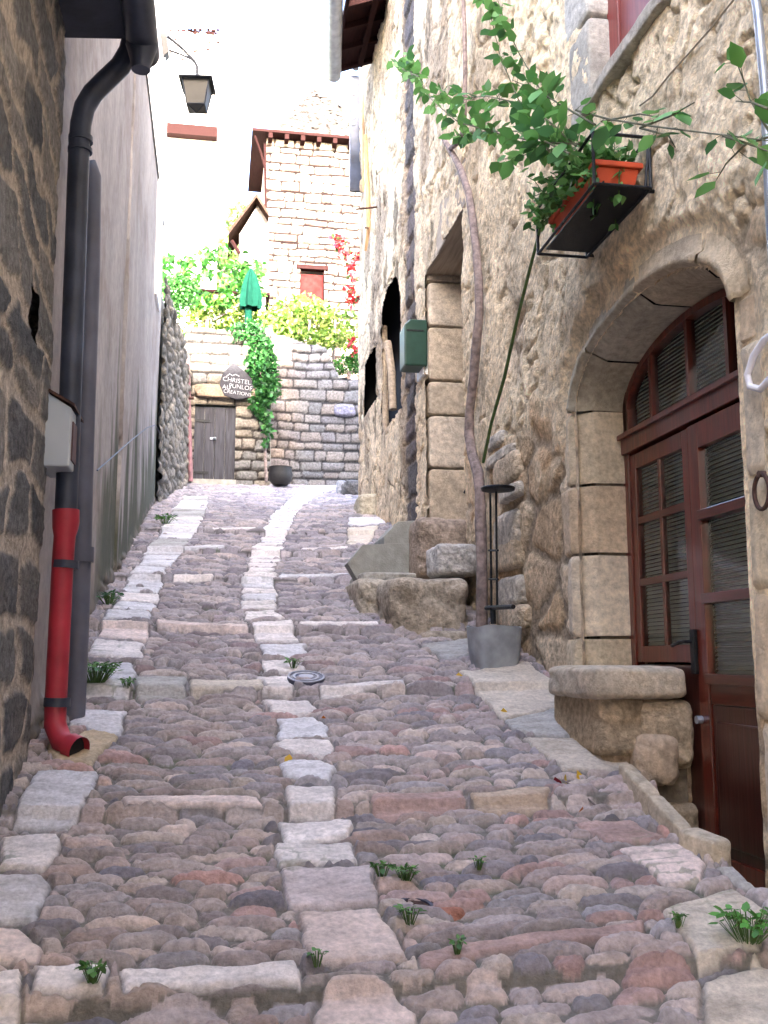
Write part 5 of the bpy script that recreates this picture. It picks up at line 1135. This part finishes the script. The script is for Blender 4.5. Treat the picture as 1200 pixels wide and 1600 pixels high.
plant('grape_vine', 'airy sunlit grape vine arbour spread over the garden behind the plank door', 'vine',
      reg(1500, 254, 412, 386, 478, 20.5, 22.5, 5, lambda x, y: 1.0*nz(x, y, 13, .50)*(y > 392+14*SI(x*.05))), .17, 6, [(.02,.11,.012),(.04,.17,.02),(.10,.26,.04),(.015,.07,.01)], PY(330, 560, 21),
      [([PY(262, 545, 21.3), PY(266, 480, 21.3), PY(290, 440, 21.3), PY(330, 425, 21.3)], .035), ([PY(310, 503, 21), PY(335, 499, 21), PY(355, 488, 21), PY(372, 477, 21), PY(400, 455, 21)], .03), ([PY(330, 425, 21.3), PY(370, 420, 21.2), PY(400, 440, 21)], .03)])
plant('feathery_bush', 'fluffy bright green bush at the left end of the garden wall', 'bush',
      cl_(1.1, [(272,455,22,18.6),(290,462,22,18.7),(268,476,18,18.6),(296,446,14,18.6),(280,440,14,18.6)], 20), .07, 21, [(.03,.13,.02),(.05,.18,.035),(.08,.22,.05)], PY(275, 520, 18.7), [([PY(268, 540, 18.9), PY(272, 490, 18.7), PY(280, 460, 18.7)], .03)])
plant('hanging_creeper', 'small dark creeper hanging over the leaning rubble wall', 'creeper', cl_(.6, [(266,492,9,17.5),(272,510,9,17.5),(280,525,8,17.6),(262,505,8,17.)], 24), .08, 25, [(.05,.2,.04),(.04,.14,.03)], PY(270, 530, 17.5))
plant('terrace_shrub', 'pale yellow green shrubs crowding the terrace edge behind the retaining wall', 'shrub',
      np.concatenate([cl_(.22, [(x, 500+14*SI(x*.05), 34, 21.2) for x in range(300, 560, 22)], 40), cl_(.25, [(x, 530+.0*x, 18, 20.4) for x in range(430, 545, 16)], 60), cl_(.3,[(455,515,25,20.3),(430,500,25,20.4)],90)]), .13, 41, [(.16,.26,.04),(.26,.36,.07),(.10,.2,.03),(.32,.38,.12)], PY(430, 560, 20.8), [([PY(x, 570, 20.8), PY(x+4, 500, 20.8)], .03) for x in (320, 380, 440, 480, 520)])
plant('terrace_shrub', 'small bright green bush on top of the retaining wall beside the right house', 'shrub', cl_(.9, [(540,570,17,19.9),(556,562,14,19.9),(526,575,9,19.8),(562,576,12,19.9)], 70), .08, 71, [(.04,.15,.02),(.06,.2,.03),(.025,.1,.02)], PY(545, 592, 19.9), [([PY(545, 600, 19.9), PY(548, 565, 19.9)], .03)])
red = [(.30,.004,.015),(.22,.004,.01),(.36,.012,.02)]
rc = thing('red_creeper', 'crimson leaved creeper hanging between the stone tower and the right house', 'creeper', PY(560, 480, 20.6))
spec = [(524,370,8,20.6),(532,385,9,20.6),(540,400,10,20.6),(548,418,9,20.6),(553,435,9,20.6),(545,450,7,20.6),(556,462,12,20.6),(548,472,7,20.6),(560,400,8,20.6),(536,378,8,20.6)]
foliage('foliage', cl_(.42, spec, 80), .14, 81, red+[(.05,.09,.03)], rc, M['petal'])
k_ = MB(); k_.tube([PY(x_, y_, 20.6) for x_, y_ in [(562,590),(564,540),(562,470),(553,430),(542,400),(530,378),(520,362)]], [.03]*6+[.012], 6); k_.build('stem', M['bark'], rc, True)
plant('red_creeper', 'few dark red leaves above the bright green bush on the retaining wall', 'creeper', cl_(.5, [(548,535,6,19.9),(556,545,7,19.9),(553,553,5,19.9)], 90), .11, 91, [(.25,.01,.02),(.35,.02,.03)], PY(556, 560, 19.9))
for i, (x, y, r, Y, lab) in enumerate([(378, 345, 26, 33, 'pale green treetop showing left of the cottage roof'), (350, 400, 26, 31, 'pale hazy green tree crown below the white tower')]):
    b = PY(x, 520, Y); b[2] = 6.6
    plant('garden_tree', lab, 'tree', cl_(.9, [(x, y, r, Y), (x+8, y+r*.9, r*.9, Y), (x-7, y+r*1.7, r*.9, Y)], 100+i), .24, 101+i, [(.20,.28,.10),(.15,.25,.07),(.28,.34,.15)], b, [([b, PY(x, y+50, Y), PY(x+3, y, Y)], .12)])
# closed parasol
ps = thing('closed_parasol', 'folded green garden parasol standing above the ivy on the terrace', 'parasol', PY(388, 545, 20.2)); YPp = 20.2
k_ = MB(); k_.tube([PY(388, 545, YPp), PY(388, 480, YPp)], .075, 12); k_.build('pole', M['parasol'], ps, True)
k_ = MB(); c_ = PY(391, 482, YPp); n_ = 28; prof = [(.19, 0), (.21, .12), (.17, .45), (.10, .72), (.02, .88)]; V = []
for r_, z_ in prof:
    for j in range(n_): a = 2*math.pi*j/n_; rr_ = r_*(1+.22*math.cos(7*a)); V.append((c_[0]+rr_*CO(a), c_[1]+rr_*SI(a), c_[2]+z_))
k_.add(V, [(i*n_+j, i*n_+(j+1) % n_, (i+1)*n_+(j+1) % n_, (i+1)*n_+j) for i in range(4) for j in range(n_)]); k_.build('canopy', M['parasol'], ps, True)
# pale outhouse behind the arbour
oh = thing('garden_outhouse', 'low beige garden outhouse with a thin brown ledge behind the grape vine', 'outhouse', PY(340, 520, 23)); a = PY(312, 560, 23); b = PY(415, 463, 23)
k_ = MB(); k_.box((a[0], 23, 6), (b[0], 25, b[2])); k_.build('wall', mat('beige_wall', (.55,.46,.34), .9, 0, 6, .2, .4), oh); k_ = MB(); k_.box((a[0]-.1, 22.9, b[2]), (b[0]+.1, 25, b[2]+.06)); k_.build('ledge', M['rafter'], oh)
# ============================================================ SMALL THINGS ON THE STREET
def tuft(lab, px, py, r, n, size, seed, cols=GREEN, name='weed', cat='weed'):
    r *= .8; size *= .75
    p = surf(G(px, py-8)) if px < 1000 or 1 else G(px, py); root = thing(name, lab, cat, (p[0], p[1], p[2])); rs = np.random.RandomState(seed); pts = []; dirs = []
    k_ = MB()
    for i in range(n):
        a = rs.uniform(0, 6.28); t = rs.rand()**.6*r; e = p+np.array([CO(a)*t, SI(a)*t, .03+rs.uniform(.3, 1)*r*.7]); k_.tube([p+np.array([CO(a)*t*.4, SI(a)*t*.4, 0]), e], .0014, 4); pts.append(e); dirs.append(np.array([CO(a), SI(a), .3]))
    k_.build('stem', M['drygreen'], root); foliage('foliage', pts, size, seed, cols, root, dirs=dirs, asp=.7, up=1.2); return root
tuft('bushy weed growing at the foot of the red and grey pipes', 148, 1100, .16, 150, .05, 1)
tuft('small weed between the pale edge slabs right of the pipes', 198, 1104, .05, 24, .035, 2)
tuft('dark weed against the mossy foot of the plaster wall', 170, 972, .12, 60, .05, 3, [(.03,.10,.03),(.05,.15,.04)])
tuft('tiny green weed at the right corner of the second centre slab', 597, 1405, .045, 26, .035, 4)
tuft('green weed behind the small iron drain', 634, 1412, .05, 34, .038, 5)
tuft('low weed sprig in front of the small iron drain', 640, 1487, .05, 26, .034, 6)
tuft('broad leaved weed at the right edge beside the pale paving slab', 1172, 1532, .13, 70, .055, 7, [(.08,.26,.04),(.11,.32,.06)])
tuft('grass tuft in the bottom step edge at lower left', 143, 1592, .045, 30, .04, 8)
tuft('tiny weed at the lower corner of the bottom centre slabs', 495, 1563, .03, 14, .028, 9)
tuft('tiny weed under the long reddish step edge', 715, 1540, .03, 14, .028, 10)
tuft('sprig between cobbles right of the big square slab', 748, 1395, .03, 14, .026, 11)
tuft('green weed behind the round engraved cover', 458, 1068, .06, 20, .04, 12)
tuft('small moss tuft before the pale paving slab at lower right', 1062, 1505, .035, 20, .026, 13)
tuft('weed at the foot of the plaster wall near the lane head', 258, 838, .14, 60, .06, 14)
tuft('wall weed rooted in the grey retaining wall', 519, 668, .10, 40, .06, 15, [(.05,.16,.05)])
bpy.data.objects['weed.014']['label'] = 'weed rooted at the base of the retaining wall'
def fleaf(lab, px, py, sz, col, seed):
    p = surf(G(px, py-6))+np.array([0, 0, .022]); rs = np.random.RandomState(seed); sz *= 1.5; V, q_, c = leaves([p], sz, seed, [col], up=6); o = raw('fallen_leaf', V, q_, M['leaf'], None, False, c); 
    o.location = tuple(p); 
    for v in o.data.vertices: v.co -= Vector(p)
    tag(o, lab, 'leaf', 'fallen leaves on the cobbles')
YE = (.62,.38,.03); OR_ = (.55,.16,.02)
for i, (x, y, s_, c, lab) in enumerate([(885,1250,.08,YE,'largest yellow leaf by the dry twig right of the cobbles'),(903,1246,.07,YE,'yellow leaf behind the largest yellow one near the twig'),(868,1254,.06,(.30,.02,.03),'dark red leaf beside the yellow leaves near the twig'),(912,1294,.06,OR_,'orange leaf just below the dry twig'),(948,1284,.045,OR_,'small orange leaf right of the dry twig end'),(787,1137,.04,YE,'yellow leaf at the edge of the grey paving slab'),(717,1082,.045,YE,'yellow leaf on the step line below the grey pot'),(452,1212,.04,YE,'yellow leaf on the bluish centre slab'),(505,1143,.035,OR_,'orange leaf beside the centre slab below the round cover')]):
    fleaf(lab, x, y, s_, c, 300+i)
k_ = MB(); a, b = surf(G(880, 1250)), surf(G(932, 1280)); a[2] += .02; b[2] += .02; tw_ = thing('dry_twig', 'bare dry twig lying among the yellow leaves', 'twig', a); k_.tube([a, (a+b)/2+np.array([0, .01, .012]), b], .004, 6); k_.tube([(a+b)/2+np.array([0, .01, .012]), (a+b)/2+np.array([.08, .03, .01])], .003, 5); k_.build('stick', M['bark'], tw_)
mc = surf(G(478, 1078)); mc[2] -= .042; cv = thing('engraved_cover', 'small round engraved metal cover with pale rings set in the cobbles', 'cover', mc); tl = math.atan(.3)
def disc(mb, c, r0_, r1_, z0, z1, n=36):
    V = []
    for r_, z_ in ((r0_, z0), (r0_, z1), (r1_, z1), (r1_, z0)):
        for j in range(n): a = 2*math.pi*j/n; y_ = r_*SI(a); V.append((c[0]+r_*CO(a), c[1]+y_*CO(tl), c[2]+.045+z_+y_*SI(tl)))
    mb.add(V, [(i*n+j, i*n+(j+1) % n, ((i+1) % 4)*n+(j+1) % n, ((i+1) % 4)*n+j) for i in range(4) for j in range(n)])
k_ = MB(); disc(k_, mc, .001, .115, -.02, .012); k_.build('plate', M['tar'], cv)
EM = mat('worn_bright_metal', (.26,.26,.30), .45, .5, 20, .15, .1)
for a_, b_ in ((.103, .114), (.066, .080)): k_ = MB(); disc(k_, mc, a_, b_, .0, .017); k_.build('ring', EM, cv)
k_ = MB(); disc(k_, mc, .001, .045, .0, .017); k_.build('boss', EM, cv)
dc = surf(G(648, 1445)); dc[2] -= .035; dn_ = thing('drain_cover', 'small dark oval iron drain sunk among cobbles below the large centre slab', 'drain', dc); mc = dc
k_ = MB(); tl = .29; disc(k_, mc, .001, .085, -.03, -.002); k_.build('plate', M['rust'], dn_)
k_ = MB(); disc(k_, mc, .06, .072, -.03, .004); k_.build('rim', M['tar'], dn_)
boulder('reddish cobble standing proud beside the oval drain', 685, 1420, 730, 1460, G(700, 1460)[1], .10, 21, [(.40,.19,.14)], .12, name='loose_cobble')
boulder('round grey cobble standing proud behind the oval drain', 600, 1408, 640, 1440, G(620, 1442)[1], .10, 22, [(.28,.27,.28)], .08, name='loose_cobble', pw=2.6)
